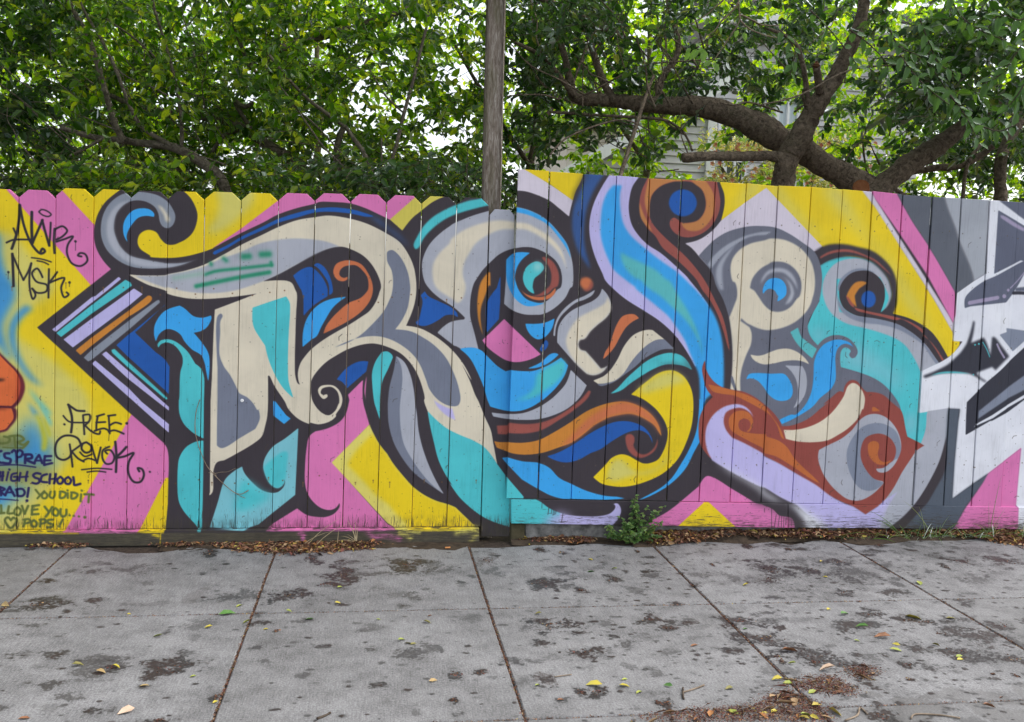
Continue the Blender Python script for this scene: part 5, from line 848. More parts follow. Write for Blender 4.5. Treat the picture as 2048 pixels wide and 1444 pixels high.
# ------------------------------------------------------------------ trees
def tube(P, Rr, seg=9, rough=.10, sub=5, cap=True, seed=0):
    """smooth tapering limb through points P with radii Rr; returns V, F"""
    P = np.asarray(P, float); Rr = np.asarray(Rr, float); n = len(P); Q, q = [], []
    for i in range(n - 1):
        p0, p1, p2, p3 = P[max(i - 1, 0)], P[i], P[i + 1], P[min(i + 2, n - 1)]
        for k in range(sub):
            u = k / sub; Q.append(.5 * (2 * p1 + (p2 - p0) * u + (2 * p0 - 5 * p1 + 4 * p2 - p3) * u * u + (3 * p1 - p0 - 3 * p2 + p3) * u ** 3)); q.append(Rr[i] * (1 - u) + Rr[i + 1] * u)
    Q.append(P[-1]); q.append(Rr[-1]); Q = np.array(Q); T = np.gradient(Q, axis=0); T /= np.linalg.norm(T, axis=1)[:, None] + 1e-9
    V, F = [], []; ref = np.array([0, 1., .2]); m = len(Q)
    for i in range(m):
        s = np.cross(T[i], ref); s /= np.linalg.norm(s) + 1e-9; b = np.cross(s, T[i])
        for j in range(seg):
            a = 2 * math.pi * j / seg; d = s * math.cos(a) + b * math.sin(a); c = Q[i] + d * q[i]
            k = 1 + rough * 2.2 * mnoise.noise(Vector((c * (1.1 / max(q[i], .008)) * .5 + seed).tolist())) + rough * 1.3 * mnoise.noise(Vector((c * (2.6 / max(q[i], .008)) * .5 + seed).tolist()))
            V.append(Q[i] + d * q[i] * k)
    for i in range(m - 1):
        for j in range(seg): a = i * seg + j; b = i * seg + (j + 1) % seg; F.append((a, b, b + seg, a + seg))
    if cap: F.append(tuple(range((m - 1) * seg, m * seg))); F.append(tuple(range(seg - 1, -1, -1)))
    return V, F
def limbs(name, specs, mat, parent, seg=9):
    """specs: list of (depths, [(px, py, radius_px)...]) -> one mesh"""
    V, F = [], []
    for k, (dep, pts) in enumerate(specs):
        ds = np.linspace(dep[0], dep[1], len(pts)) if len(dep) == 2 else dep
        P = [at(x, y, d) for (x, y, r), d in zip(pts, ds)]; R = [max(r, .8) * size(x, y, d) for (x, y, r), d in zip(pts, ds)]
        v, f = tube(P, R, seg if max(p[2] for p in pts) > 4 else 6, .09, 5, seed=k * 3.7); b = len(V); V += v; F += [tuple(i + b for i in q) for q in f]
    return link(name, mesh(name, V, F, smooth=True), mat, parent)
GAPS = [(815, 215, 58, 42, .93), (930, 150, 44, 44, .95), (925, 240, 36, 44, .9), (862, 268, 44, 26, .92), (745, 215, 46, 40, .7), (690, 85, 30, 24, .55), (1040, 18, 38, 22, .9), (1395, 75, 26, 20, .9), (1516, 95, 22, 24, .95),
        (1022, 190, 30, 46, .75), (1215, 178, 30, 18, .7), (560, 250, 40, 40, .4), (555, 350, 34, 34, .55), (1375, 285, 62, 34, .9), (1345, 335, 62, 34, .75), (1150, 318, 36, 34, .8), (1245, 335, 30, 24, .7), (1655, 258, 44, 36, .75),
        (1480, 325, 95, 56, .96), (1568, 225, 30, 40, .85), (1545, 140, 26, 36, .6), (1880, 70, 24, 18, .9), (2022, 238, 28, 22, .93), (1640, 335, 60, 46, .9), (620, 200, 40, 40, .3), (1300, 140, 30, 30, .3), (1840, 385, 60, 24, .5), (780, 130, 36, 24, .45)]
def density(x, y, k=1.0):
    wv = np.ones_like(x)
    for gx, gy, rx, ry, a in GAPS: wv *= 1 - min(a * k, 1) * np.exp(-(((x - gx) / rx) ** 2 + ((y - gy) / ry) ** 2) ** 2)
    return wv
CM = np.array(CAM_M)
def at_many(px, py, y):
    d = np.stack([(px - 1024) / CAM_F, np.ones_like(px), -(py - 722) / CAM_F], -1) @ CM.T; t = (y + CAM_D) / d[:, 1]
    return np.array([0, -CAM_D, CAM_H]) + t[:, None] * d
def norm(a): return a / (np.linalg.norm(a, axis=-1, keepdims=True) + 1e-9)
def leafmesh(B, A, N, L, Wd):
    """one leaf per row: base B, axis A, normal N, length L, width Wd -> V, F (2 quads each, folded along the midrib)"""
    A = norm(A); Sd = norm(np.cross(A, N)); N = np.cross(Sd, A); n = len(B)
    T = np.array([(0, 0, 0), (.32, .5, .10), (.70, .38, .06), (1, 0, -.10), (.70, -.38, .06), (.32, -.5, .10)])
    curl = RNG.uniform(-.1, .35, n)[:, None]
    V = B[:, None] + A[:, None] * (T[None, :, :1] * L[:, None, None]) + Sd[:, None] * (T[None, :, 1:2] * Wd[:, None, None]) + N[:, None] * ((T[None, :, 2] - curl * T[None, :, 0] ** 2)[..., None] * L[:, None, None])
    i = np.arange(n)[:, None] * 6; F = np.concatenate([i + np.array([[0, 1, 2, 3]]), i + np.array([[0, 3, 4, 5]])])
    return V.reshape(-1, 3), F
def patchy(x, y, seed, sc=75.0, lo=.0, hi=.26):
    v = np.array([mnoise.noise(Vector((float(a) / sc, float(b) / sc * 1.25, seed * 9.7))) + .5 * mnoise.noise(Vector((float(a) / sc * 2.3, float(b) / sc * 2.6, seed * 5.1 + 3))) for a, b in zip(x, y)])
    return np.clip((v - lo + .12) / hi, .06, 1)
_seed = [0]
def sprays(n, xr, yr, dr, size_m=.062, per=(7, 12), tw=.24, gapk=1.0, power=1.0, dens=None, droop=.35, patch=1):
    """leafy twigs through a volume; returns twig starts, ends and leaf arrays"""
    px, py = np.empty(0), np.empty(0); _seed[0] += 1
    while len(px) < n:
        x, y = RNG.uniform(*xr, n), RNG.uniform(*yr, n); wv = density(x, y, gapk)
        if dens is not None: wv = wv * dens(x, y)
        if patch and yr[1] > 0: wv = wv * patchy(x, y, _seed[0])
        k = RNG.random(n) < wv; px, py = np.r_[px, x[k]], np.r_[py, y[k]]
    px, py = px[:n], py[:n]; d = dr[0] + (dr[1] - dr[0]) * RNG.random(n) ** power
    O = at_many(px, py, d); D = RNG.normal(0, 1, (n, 3)); D[:, 2] = D[:, 2] * .5 - droop * .4; D = norm(D); Lt = tw * RNG.uniform(.6, 1.3, n)
    O = O - D * (Lt / 2)[:, None]; m = RNG.integers(per[0], per[1] + 1, n); ti = np.repeat(np.arange(n), m)
    k = np.concatenate([np.arange(q) for q in m]); u = (k + .6) / np.repeat(m, m); N = len(ti)
    B = O[ti] + D[ti] * (Lt[ti] * u)[:, None]; B[:, 2] -= droop * .25 * Lt[ti] * u ** 2
    side = norm(np.cross(D[ti], np.array([0, 0, 1.]))) * np.where(k % 2, 1, -1)[:, None]
    A = norm(D[ti] * .7 + side * .8 + RNG.normal(0, .35, (N, 3)) + np.array([0, 0, -droop]))
    Nn = norm(np.array([0, 0, 1.]) + RNG.normal(0, .55, (N, 3))); L = size_m * RNG.uniform(.45, 1.3, N)
    return O, D, Lt, B, A, Nn, L
def twigmesh(O, D, Lt, droop=.35, r=.0022):
    n = len(O); s = norm(np.cross(D, np.array([0, .3, 1.]))); b = np.cross(s, D); V = []
    for u, rr in ((-.15, 1.2), (.5, .9), (1, .4)):
        c = O + D * (Lt * u)[:, None]; c[:, 2] -= droop * .25 * Lt * max(u, 0) ** 2
        for a in (0, 2.094, 4.189): V.append(c + (s * math.cos(a) + b * math.sin(a)) * r * rr)
    V = np.stack(V, 1).reshape(-1, 3); i = np.arange(n)[:, None] * 9; F = []
    for q in (0, 3):
        for j in range(3): F.append(i + np.array([[q + j, q + (j + 1) % 3, q + 3 + (j + 1) % 3, q + 3 + j]]))
    return fastmesh('twigs', V, np.concatenate(F))
def crown(parent, mat, lots, twig=True, keep_front=0):
    Vs, Fs, tw, b = [], [], [], 0; front = []
    for O, D, Lt, B, A, Nn, L in lots:
        V, F = leafmesh(B, A, Nn, L, L * RNG.uniform(.46, .66, len(L))); Vs.append(V); Fs.append(F + b); b += len(V); tw.append((O, D, Lt))
    o = link('crown', fastmesh('crown', np.concatenate(Vs), np.concatenate(Fs)), mat, parent); o['kind'] = 'stuff'
    if twig:
        t = link('twigs', twigmesh(*[np.concatenate([q[i] for q in tw]) for i in range(3)]), M_TWIGD, parent); t['kind'] = 'stuff'
def trans(l): return tuple(float(v) for v in l)

def thin_branches(n, xr, yr, dr, ang, ln, seed):
    R = np.random.default_rng(seed); out = []
    for i in range(n):
        x, y = R.uniform(*xr), R.uniform(*yr); a = math.radians(R.uniform(*ang)); L = R.uniform(*ln); d = R.uniform(*dr); r = R.uniform(1.0, 2.4); p = [(x, y, r)]; m = R.integers(3, 6)
        for k in range(m): a += R.normal(0, .22); x += math.cos(a) * L / m; y -= math.sin(a) * L / m; p.append((x, y, r * (1 - .75 * (k + 1) / m)))
        out.append(((d, d + R.normal(0, .15)), p))
    return out
LEFT = lambda x, y: np.clip((x - 10) / 150, .12, 1)
# left tree: leaning limbs that rise to the left
ta = empty('plum_tree', trans(at(640, 430, 1.7) * np.array([1, 1, 0])), 'green leafy tree behind the left fence with thin limbs leaning left', 'tree')
limbs('trunk', [
    ((1.5, 1.5, 1.5, 1.5, 1.5, 1.55, 1.6, 1.65, 1.7, 1.7, 1.7), [(520, 560, 15), (470, 430, 13), (440, 357, 12), (410, 330, 11), (374, 307, 10), (341, 293, 9.5), (291, 287, 8), (249, 282, 7.5), (208, 278, 6.5), (166, 269, 6), (122, 255, 5)]),
    ((1.6, 1.5), [(249, 283, 7), (238, 266, 7), (227, 238, 7), (213, 194, 6.5), (202, 152, 6), (188, 105, 5.5), (172, 64, 5), (136, 0, 4.5), (110, -70, 4)]),
    ((1.5, 1.9), [(374, 307, 5), (318, 277, 5), (282, 252, 4.5), (258, 208, 4), (235, 147, 4), (216, 105, 3.5), (194, 64, 3), (166, 17, 3), (140, -50, 2.5)]),
    ((1.9, 1.9, 2, 2, 2, 2.1, 2.1, 2.2, 2.2, 2.3, 2.3, 2.3, 2.3, 2.3), [(700, 520, 15), (640, 400, 13), (587, 323, 12), (560, 305, 11), (512, 274, 10), (471, 249, 9), (415, 235, 8), (332, 224, 7), (277, 216, 6.5), (235, 197, 5), (180, 169, 4.5), (133, 138, 4), (83, 122, 3.5), (14, 78, 3)]),
    ((1.5, 1.5), [(363, 296, 4), (363, 235, 4), (352, 172, 3.5), (335, 102, 3.2), (310, 22, 3), (300, -30, 2.5)]),
    ((2, 1.8), [(512, 274, 5), (470, 205, 4.5), (490, 214, 4.5), (505, 205, 4)]), ((1.7, 1.5), [(205, 277, 3.5), (170, 297, 3), (140, 312, 2.5)]),
    ((1.5, 1.3), [(352, 172, 2.6), (310, 115, 2.4), (262, 72, 2), (200, 30, 1.6)]), ((1.6, 1.4), [(150, 300, 1.6), (90, 245, 1.6), (30, 190, 1.4), (-30, 150, 1.2)]),
    ((1.4, 1.2), [(145, 285, 1.5), (75, 225, 1.5), (0, 168, 1.3)]), ((2.2, 2.4), [(420, 310, 4), (450, 270, 4), (490, 255, 3.5), (500, 215, 3)]),
    ((2.1, 2.5), [(558, 100, 9), (616, 79, 9), (704, 58, 8), (791, 26, 7), (849, 6, 7), (900, -40, 6)]), ((2.1, 1.8), [(500, 140, 4), (470, 60, 4), (440, 0, 3.5)]),
] + thin_branches(26, (20, 520), (120, 360), (1.2, 2.0), (95, 165), (70, 190), 3), M_BARK2, ta)
crown(ta, LF_MID, [sprays(170, (-420, 600), (-60, 400), (.9, 1.5), .062, dens=LEFT), sprays(720, (-420, 600), (-60, 400), (1.75, 2.8), .064, dens=LEFT), sprays(620, (-420, 620), (-60, 395), (2.3, 3.6), .068, dens=LEFT), sprays(1300, (-500, 640), (-900, -40), (-.5, 3.6), .085, gapk=0)])
crown(ta, LF_MID, [sprays(190, (60, 640), (322, 400), (.35, 1.1), .055)])
# middle shrubby stems
tb = empty('shrubby_tree', trans(at(760, 430, 1.0) * np.array([1, 1, 0])), 'multi-stemmed shrubby tree fanning out in front of the white sky gap', 'tree')
limbs('trunk', [((1.1, 1.5), [(752, 470, 6), (747, 358, 5), (727, 305, 4.5), (709, 279, 4.2), (689, 253, 4), (657, 230, 4), (616, 198, 3.5), (573, 154, 3), (535, 105, 2.6)]),
    ((1.1, 1.3), [(760, 470, 5), (773, 355, 4), (791, 297, 3.8), (808, 227, 3.6), (826, 163, 3.3), (846, 81, 3), (855, 44, 2.8), (862, -20, 2.4)]),
    ((.9, 1.1), [(740, 450, 2.2), (704, 355, 2), (645, 291, 1.9), (596, 221, 1.7), (558, 169, 1.4)]), ((.9, 1.2), [(745, 450, 2), (733, 361, 1.8), (680, 303, 1.7), (631, 250, 1.6), (580, 208, 1.3)]),
    ((1, 1), [(763, 460, 2.2), (763, 378, 2), (763, 276, 1.6)]), ((1.9, 2.0), [(672, 470, 9), (675, 349, 8), (675, 291, 7), (690, 250, 6)]), ((1.2, 1.4), [(808, 227, 2), (770, 190, 2), (740, 140, 1.6)]),
    ((1.0, 1.2), [(640, 292, 1.2), (590, 285, 1.2), (530, 275, 1)])], M_BARK2, tb)
crown(tb, LF_MID, [sprays(90, (520, 1010), (-60, 395), (.7, 1.1), .064), sprays(420, (520, 1010), (-60, 395), (1.5, 2.5), .068), sprays(400, (520, 1010), (-60, 395), (2.2, 3.6), .075)])
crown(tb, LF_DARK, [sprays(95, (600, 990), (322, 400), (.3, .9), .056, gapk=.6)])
# right tree: thick dark limbs
tc = empty('spreading_tree', trans(at(1640, 430, 1.5) * np.array([1, 1, 0])), 'big dark-limbed tree spreading over the right fence', 'tree')
limbs('trunk', [
    ((1.45, 1.45, 1.4, 1.4, 1.35, 1.35, 1.3, 1.3, 1.25, 1.2, 1.2), [(1566, 470, 28), (1567, 372, 23), (1571, 335, 21), (1580, 305, 23), (1600, 278, 23), (1615, 241, 20), (1638, 204, 18), (1668, 159, 15), (1694, 108, 13), (1717, 57, 12), (1735, -30, 11)]),
    ((1.6, 1.6, 1.6, 1.6, 1.6, 1.6, 1.6, 1.6, 1.65, 1.7, 1.7, 1.75, 1.8, 1.8, 1.85, 1.9, 1.9, 1.9), [(1880, 560, 34), (1790, 440, 30), (1731, 378, 26), (1689, 352, 24), (1649, 330, 22), (1615, 308, 23), (1575, 288, 26), (1533, 262, 27), (1490, 240, 24), (1415, 215, 20), (1360, 211, 18), (1305, 209, 16), (1249, 203, 14), (1194, 199, 13), (1152, 197, 11), (1140, 165, 8), (1131, 120, 7), (1110, 50, 6)]),
    ((1.55, 1.4), [(1735, 395, 24), (1774, 365, 21), (1817, 329, 20), (1859, 302, 19), (1902, 272, 16), (1950, 235, 12), (2010, 190, 9), (2080, 140, 7)]),
    ((1.4, 1.3), [(1575, 318, 12), (1540, 312, 10), (1498, 313, 9), (1443, 312, 9), (1400, 313, 9.5), (1366, 316, 9)]),
    ((1.7, 1.9), [(1330, 205, 9), (1318, 190, 8), (1322, 160, 7), (1357, 97, 6), (1335, 0, 5)]), ((1.75, 2.0), [(1230, 205, 9), (1208, 166, 8), (1188, 111, 7), (1166, 42, 6), (1133, 17, 5.5), (1069, -10, 5)]),
    ((1.8, 1.7), [(1150, 195, 6), (1110, 140, 5), (1083, 111, 4.5), (1030, 85, 3.5)]), ((1.9, 1.9), [(1215, 60, 6), (1190, 50, 6), (1150, 25, 6), (1100, 5, 6), (1050, -20, 6)]),
    ((.9, 1.4), [(1232, 400, 4.5), (1241, 352, 4.2), (1266, 271, 4), (1291, 194, 3.6), (1307, 152, 3.2)]), ((1.8, 1.5), [(1100, 224, 2.6), (1194, 230, 3), (1277, 235, 3), (1332, 241, 2.6), (1368, 266, 2.4), (1385, 302, 2.2)]),
    ((1.3, 1.2), [(1620, 228, 6), (1612, 170, 5), (1604, 122, 4.5), (1585, 80, 3.5), (1530, 55, 3)]), ((1.25, 1.15), [(1640, 185, 8), (1636, 155, 7.5), (1633, 134, 7)]),
    ((1.3, 1.2), [(1612, 212, 3), (1605, 190, 2.6), (1610, 175, 2)]), ((2.0, 2.2), [(2001, 480, 13), (2001, 398, 11), (2001, 327, 10), (2015, 284, 10), (2041, 241, 9), (2090, 160, 8)]),
    ((2.1, 1.9), [(1822, 345, 5), (1870, 336, 7), (1916, 332, 7), (1960, 312, 6), (1987, 292, 5)]), ((1.9, 1.8), [(1725, 270, 2), (1728, 310, 2.2), (1733, 340, 2), (1738, 365, 1.6)]),
    ((1.2, 1.0), [(1300, 262, 1.4), (1250, 240, 1.6), (1190, 252, 1.8), (1130, 278, 1.8), (1100, 310, 1.6)]), ((1.5, 1.3), [(1150, 196, 2), (1180, 185, 1.8), (1235, 155, 1.8), (1290, 130, 1.6), (1370, 122, 1.4), (1430, 118, 1)]),
    ((1.3, 1.1), [(1170, 190, 1.5), (1120, 160, 1.5), (1060, 130, 1.3), (1024, 90, 1.1)]), ((1.4, 1.0), [(1565, 225, 2), (1500, 205, 2), (1470, 210, 2.2), (1440, 205, 2)]), ((2.0, 1.9), [(1960, 290, 4), (1935, 330, 4), (1925, 400, 4)]),
    ((1.5, 1.5), [(1770, 365, 4), (1800, 385, 4), (1830, 405, 4)]), ((.6, 1.0), [(1520, 210, 1.2), (1600, 190, 1.6), (1700, 140, 1.6), (1800, 130, 1.4)]),
] + thin_branches(30, (1080, 1420), (60, 215), (1.2, 1.8), (40, 165), (60, 170), 4) + thin_branches(14, (1560, 1800), (80, 330), (1.3, 1.9), (20, 150), (50, 120), 6) + thin_branches(10, (1150, 1400), (240, 340), (1.4, 1.9), (60, 200), (60, 120), 9), M_BARK, tc, 12)
link('cut_stub', mesh('cut_stub', *tube([at(1633, 136, 1.15), at(1632, 129, 1.15), at(1634, 122, 1.14)], [.021, .020, .006], 9, .5)), mat_simple('broken_wood', (.10, .045, .022), (.20, .10, .05), 40, .9), tc)
link('cut_stub', mesh('cut_stub', *tube([at(1722, 381, 1.32), at(1722, 376, 1.25), at(1722, 374, 1.22)], [.055, .054, .05], 12, .1)), mat_simple('orange_cut_wood', (.22, .075, .03), (.30, .13, .06), 30, .9), tc)
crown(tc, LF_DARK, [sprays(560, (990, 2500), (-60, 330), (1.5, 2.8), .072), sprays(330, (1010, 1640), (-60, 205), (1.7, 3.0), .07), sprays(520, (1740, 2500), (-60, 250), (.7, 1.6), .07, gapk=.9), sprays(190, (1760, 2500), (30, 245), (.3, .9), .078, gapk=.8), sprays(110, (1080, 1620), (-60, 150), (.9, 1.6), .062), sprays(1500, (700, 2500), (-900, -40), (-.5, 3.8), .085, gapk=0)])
# far foliage
for xr, yr, dr, n, lab, nm, lf in (((-520, 330), (-80, 420), (3.8, 7.0), 2000, 'bright green tree far back behind the left limbs', 'background_tree', LF_FAR), ((250, 1010), (-80, 420), (3.8, 6.5), 1000, 'bright green tree in the distance behind the shrubby stems', 'background_tree', LF_FAR),
                          ((990, 1600), (-80, 400), (3.4, 6.0), 1250, 'backlit green tree behind the arching thick limb', 'background_tree', LF_FAR), ((1580, 2600), (-80, 420), (3.2, 6.0), 1900, 'bright green tree filling the space behind the right limbs', 'background_tree', LF_FAR),
                          ((-600, 150), (-80, 420), (1.9, 3.4), 950, 'added dark-leaved tree standing in for deep shade at the left edge behind the picket fence', 'background_tree', LF_DARK), ((1800, 2600), (200, 420), (2.2, 3.4), 420, 'dark low evergreen tree at the right edge behind the plank fence', 'background_tree', LF_DARK),  # left one is added: its dark leaf colour stands in for deep shade
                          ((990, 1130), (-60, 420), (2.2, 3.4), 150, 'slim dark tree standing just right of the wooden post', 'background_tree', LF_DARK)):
    cx = (xr[0] + xr[1]) / 2; t_ = empty(nm, trans(at(cx, 400, dr[0] + .8) * np.array([1, 1, 0])), lab, 'tree', 'background trees behind the fences')
    limbs('trunk', [((dr[0] + .6, dr[0] + 1), [(cx, 640, 9), (cx - 8, 400, 8), (cx + 12, 250, 6), (cx + 4, 80, 5), (cx + 30, -120, 4)]), ((dr[0] + .8, dr[0] + 1.2), [(cx + 10, 260, 5), (cx + 90, 150, 4), (cx + 150, 20, 3)]), ((dr[0] + .7, dr[0] + .5), [(cx - 2, 330, 5), (cx - 80, 210, 4), (cx - 150, 90, 3)])], M_BARK, t_, 8)
    crown(t_, lf, [sprays(n, xr, yr, dr, .08, (8, 13), .34, gapk=.93, patch=0 if n > 1600 else 1)], twig=False)
# hanging bare twigs with big leaves in front of the right tree: every leaf is a part
def leaf_obj(parent, b, a, n, L, Wd, mat, name='leaf'):
    V, F = leafmesh(np.array([b]), np.array([a]), np.array([n]), np.array([L]), np.array([Wd])); return link(name, fastmesh('leaf', V, F), mat, parent)
LF_HANG = mat_leaf('hanging_leaf', [(0, (.09, .19, .035)), (.6, (.16, .28, .05)), (1, (.25, .34, .08))], (3.0, 3.2, 2.0), .45)
hang = [[(1476, -30), (1477, 0), (1479, 28), (1480, 39), (1468, 61), (1449, 89), (1429, 119)], [(1480, 36), (1482, 30), (1505, 40), (1526, 50), (1560, 51)], [(1480, 40), (1495, 55), (1512, 64), (1535, 72), (1554, 75)],
        [(1477, 5), (1462, 25), (1443, 42), (1430, 60), (1415, 72)], [(1460, -20), (1446, 0), (1430, 15), (1415, 28), (1379, 50)]]
V, F = [], []
for i, h in enumerate(hang):
    v, f = tube([at(x, y, .55) for x, y in h], [size(1450, 50, .55) * q for q in np.linspace(1.9, .9, len(h))], 6, .1, 4); b = len(V); V += v; F += [tuple(j + b for j in q) for q in f]
link('hanging_twig', mesh('hanging_twig', V, F, smooth=True), M_TWIG, tc)
big = [(1390, 105, 16, 235), (1408, 108, 17, 260), (1376, 108, 13, 255), (1416, 126, 13, 215), (1431, 132, 15, 285), (1404, 100, 12, 200), (1432, 28, 11, 330), (1415, 40, 11, 240), (1421, 36, 10, 280), (1421, 80, 9, 250), (1441, 58, 10, 290), (1474, 65, 11, 260), (1489, 70, 11, 280), (1378, 100, 10, 230), (1398, 92, 10, 160)]
for x, y, l, an in big:
    a = math.radians(an); A = np.array([math.cos(a), RNG.uniform(-.4, .1), math.sin(a)]); k = size(x, y, .5)
    leaf_obj(tc, at(x, y, .5) - A * l * k * .5, A, np.array([RNG.normal(0, .25), -.8, .5]), l * k * 1.5, l * k * .85, LF_HANG)
LF_FRONT = mat_leaf('front_leaf', [(0, (.035, .085, .022)), (.55, (.062, .135, .032)), (.88, (.12, .19, .04)), (1, (.20, .21, .05))], (3.4, 3.6, 1.8), .34, .42, .10)
def front_spray(path, dep, n, lpx, droop=-.35):
    P = [at(x, y, dep) for x, y in path]; v, f = tube(P, [size(*path[0], dep) * q for q in np.linspace(1.6, .7, len(P))], 6, .1, 4)
    link('twig', mesh('twig', v, f, smooth=True), M_TWIGD, tc); P = np.array(P); k = size(*path[0], dep)
    for i in range(n):
        u = (i + RNG.uniform(.2, .8)) / n * (len(P) - 1); j = min(int(u), len(P) - 2); B = P[j] + (P[j + 1] - P[j]) * (u - j); T = norm(P[j + 1] - P[j])
        sd = norm(np.cross(T, np.array([0, 1., 0]))) * (1 if i % 2 else -1)
        A = norm(T * RNG.uniform(.1, .8) + sd * RNG.uniform(.3, 1) + np.array([0, RNG.uniform(-.5, .2), droop + RNG.normal(0, .3)]))
        leaf_obj(tc, B, A, norm(np.array([RNG.normal(0, .35), -.75, .65 + RNG.normal(0, .25)])), lpx * k * RNG.uniform(.7, 1.2), lpx * k * RNG.uniform(.42, .6), LF_FRONT)
for path, n, l in [([(1800, 110), (1830, 150), (1860, 180), (1905, 215), (1945, 243)], 18, 27), ([(1945, 243), (1970, 255), (2000, 262), (2030, 250)], 12, 26), ([(1700, 60), (1740, 90), (1775, 130), (1770, 160)], 12, 25), ([(2060, 60), (2030, 110), (2000, 150), (1960, 170)], 15, 27),
                  ([(2060, 150), (2035, 190), (2015, 215)], 9, 28), ([(1900, -10), (1920, 30), (1960, 60), (2010, 80)], 13, 25), ([(1840, 40), (1860, 90), (1880, 130), (1930, 150)], 14, 26), ([(1780, 60), (1800, 95), (1850, 120), (1900, 190)], 14, 25),
                  ([(2070, 20), (2040, 40), (2010, 30), (1980, 40)], 9, 26), ([(1620, 20), (1660, 60), (1700, 110), (1720, 140)], 10, 23), ([(1560, 60), (1590, 100), (1580, 150)], 8, 22), ([(1900, 190), (1930, 230), (1960, 290)], 12, 25), ([(1850, 200), (1870, 175), (1890, 195)], 6, 28)]:
    front_spray(path, RNG.uniform(.05, .35), n, l)

# ------------------------------------------------------------------ houses and a flowering bush beyond the trees
M_SIDE = mat_simple('grey_siding', (.46, .455, .46), (.52, .515, .52), 5, .7, bs=.1); M_CREAM = mat_simple('cream_siding', (.66, .60, .48), (.72, .66, .54), 5, .7, bs=.1)
M_TRIM = mat_simple('white_trim', (.66, .67, .68), (.74, .75, .76), 6, .6, bs=.05); M_ROOF = mat_simple('roof_shingle', (.10, .09, .09), (.16, .15, .14), 30, .9)
def mat_glass(name, c):
    t = NT(name); return t.done(t.bsdf(c4(*c), .12, .6))
M_GLASS = mat_glass('window_glass', (.12, .17, .20)); M_CURT = mat_simple('pale_curtain', (.42, .50, .55), (.62, .68, .72), 3, .8, (40, 1, 1)); M_DARK = mat_glass('dark_glass', (.03, .035, .04))
def siding(root, x0, x1, y, z0, z1, mat, wb=.115, slope=None):
    """clapboards one by one; slope(z) trims their left end under a gable"""
    n = int((z1 - z0) / wb); cache = {}
    for i in range(n):
        z = z0 + i * wb; xa = x0 if slope is None else max(x0, slope(z + wb)); 
        if xa > x1 - .1: break
        key = round(xa, 2)
        if key not in cache:
            cache[key] = mesh('siding_board', [(xa, -.028, 0), (x1, -.028, 0), (x1, -.004, wb), (xa, -.004, wb), (xa, .02, 0), (x1, .02, 0)], [(0, 1, 2, 3), (4, 5, 1, 0)])
        o = link('siding_board', cache[key], mat, root); o.location = (0 - root.location.x + root.location.x, y, z)
def win(root, x0, x1, y, z0, z1, glass, sill=True):
    f = bpy.data.meshes.new('window'); bm = bmesh.new(); t = .07
    for a, b, c, d in ((x0, x1, z0, z0 + t), (x0, x1, z1 - t, z1), (x0, x0 + t, z0 + t, z1 - t), (x1 - t, x1, z0 + t, z1 - t), ((x0 + x1) / 2 - .02, (x0 + x1) / 2 + .02, z0 + t, z1 - t)):
        r = bmesh.ops.create_cube(bm, size=1)['verts']
        for v in r: v.co = ((a + b) / 2 + v.co.x * (b - a), y - .05 + v.co.y * .08, (c + d) / 2 + v.co.z * (d - c))
    bm.to_mesh(f); bm.free(); o = link('window', f, M_TRIM, root)
    link('pane', mesh('pane', [(x0 + t, y - .035, z0 + t), (x1 - t, y - .035, z0 + t), (x1 - t, y - .035, z1 - t), (x0 + t, y - .035, z1 - t)], [(0, 1, 2, 3)]), glass, o)
    if sill: link('sill', boxv(x0 - .06, x1 + .06, y - .13, y - .01, z0 - .07, z0, .008), M_TRIM, o)
hr = empty('grey_house', (0, 0, 0), 'grey clapboard house with windows seen between the limbs of the right tree', 'house')
yw = 9.0; a, b = at(1277, 277, yw), at(1349, 236, yw); sl_ = (b[2] - a[2]) / (b[0] - a[0]); xc = at(1413, 300, yw)[0]
link('gable_wall', mesh('gable_wall', [(a[0] - 2.2, yw + .03, -.1), (xc, yw + .03, -.1), (xc, yw + .03, a[2] + (xc - a[0]) * sl_), (a[0] - 2.2, yw + .03, a[2] - 2.2 * sl_)], [(0, 1, 2, 3)]), M_SIDE, hr)
siding(hr, a[0] - 2.2, xc, yw, 0, a[2] + (xc - a[0]) * sl_, M_SIDE, .115, lambda z: a[0] + (z - a[2]) / sl_)
link('corner_board', boxv(xc - .02, xc + .12, yw - .07, yw + .1, -.1, a[2] + (xc - a[0]) * sl_, .006), M_TRIM, hr)
ro = mesh('rake_trim', [(a[0] - 2.4, yw - .35, a[2] - 2.4 * sl_), (xc + .2, yw - .35, a[2] + (xc + .2 - a[0]) * sl_), (xc + .2, yw - .35, a[2] + (xc + .2 - a[0]) * sl_ + .2), (a[0] - 2.4, yw - .35, a[2] - 2.4 * sl_ + .2),
    (a[0] - 2.4, yw + .2, a[2] - 2.4 * sl_), (xc + .2, yw + .2, a[2] + (xc + .2 - a[0]) * sl_), (xc + .2, yw + .2, a[2] + (xc + .2 - a[0]) * sl_ + .2), (a[0] - 2.4, yw + .2, a[2] - 2.4 * sl_ + .2)], [(0, 1, 2, 3), (3, 2, 6, 7), (0, 4, 5, 1), (4, 7, 6, 5)])
link('rake_trim', ro, M_TRIM, hr)
y2 = 10.5; p0, p1 = at(1405, 400, y2), at(1720, 118, y2)
link('main_wall', boxv(p0[0], p1[0] + 1.2, y2 + .03, y2 + 4, -.1, p1[2] + .3, 0), M_SIDE, hr); siding(hr, p0[0], p1[0] + 1.2, y2, 0, p1[2] + .3, M_SIDE, .13)
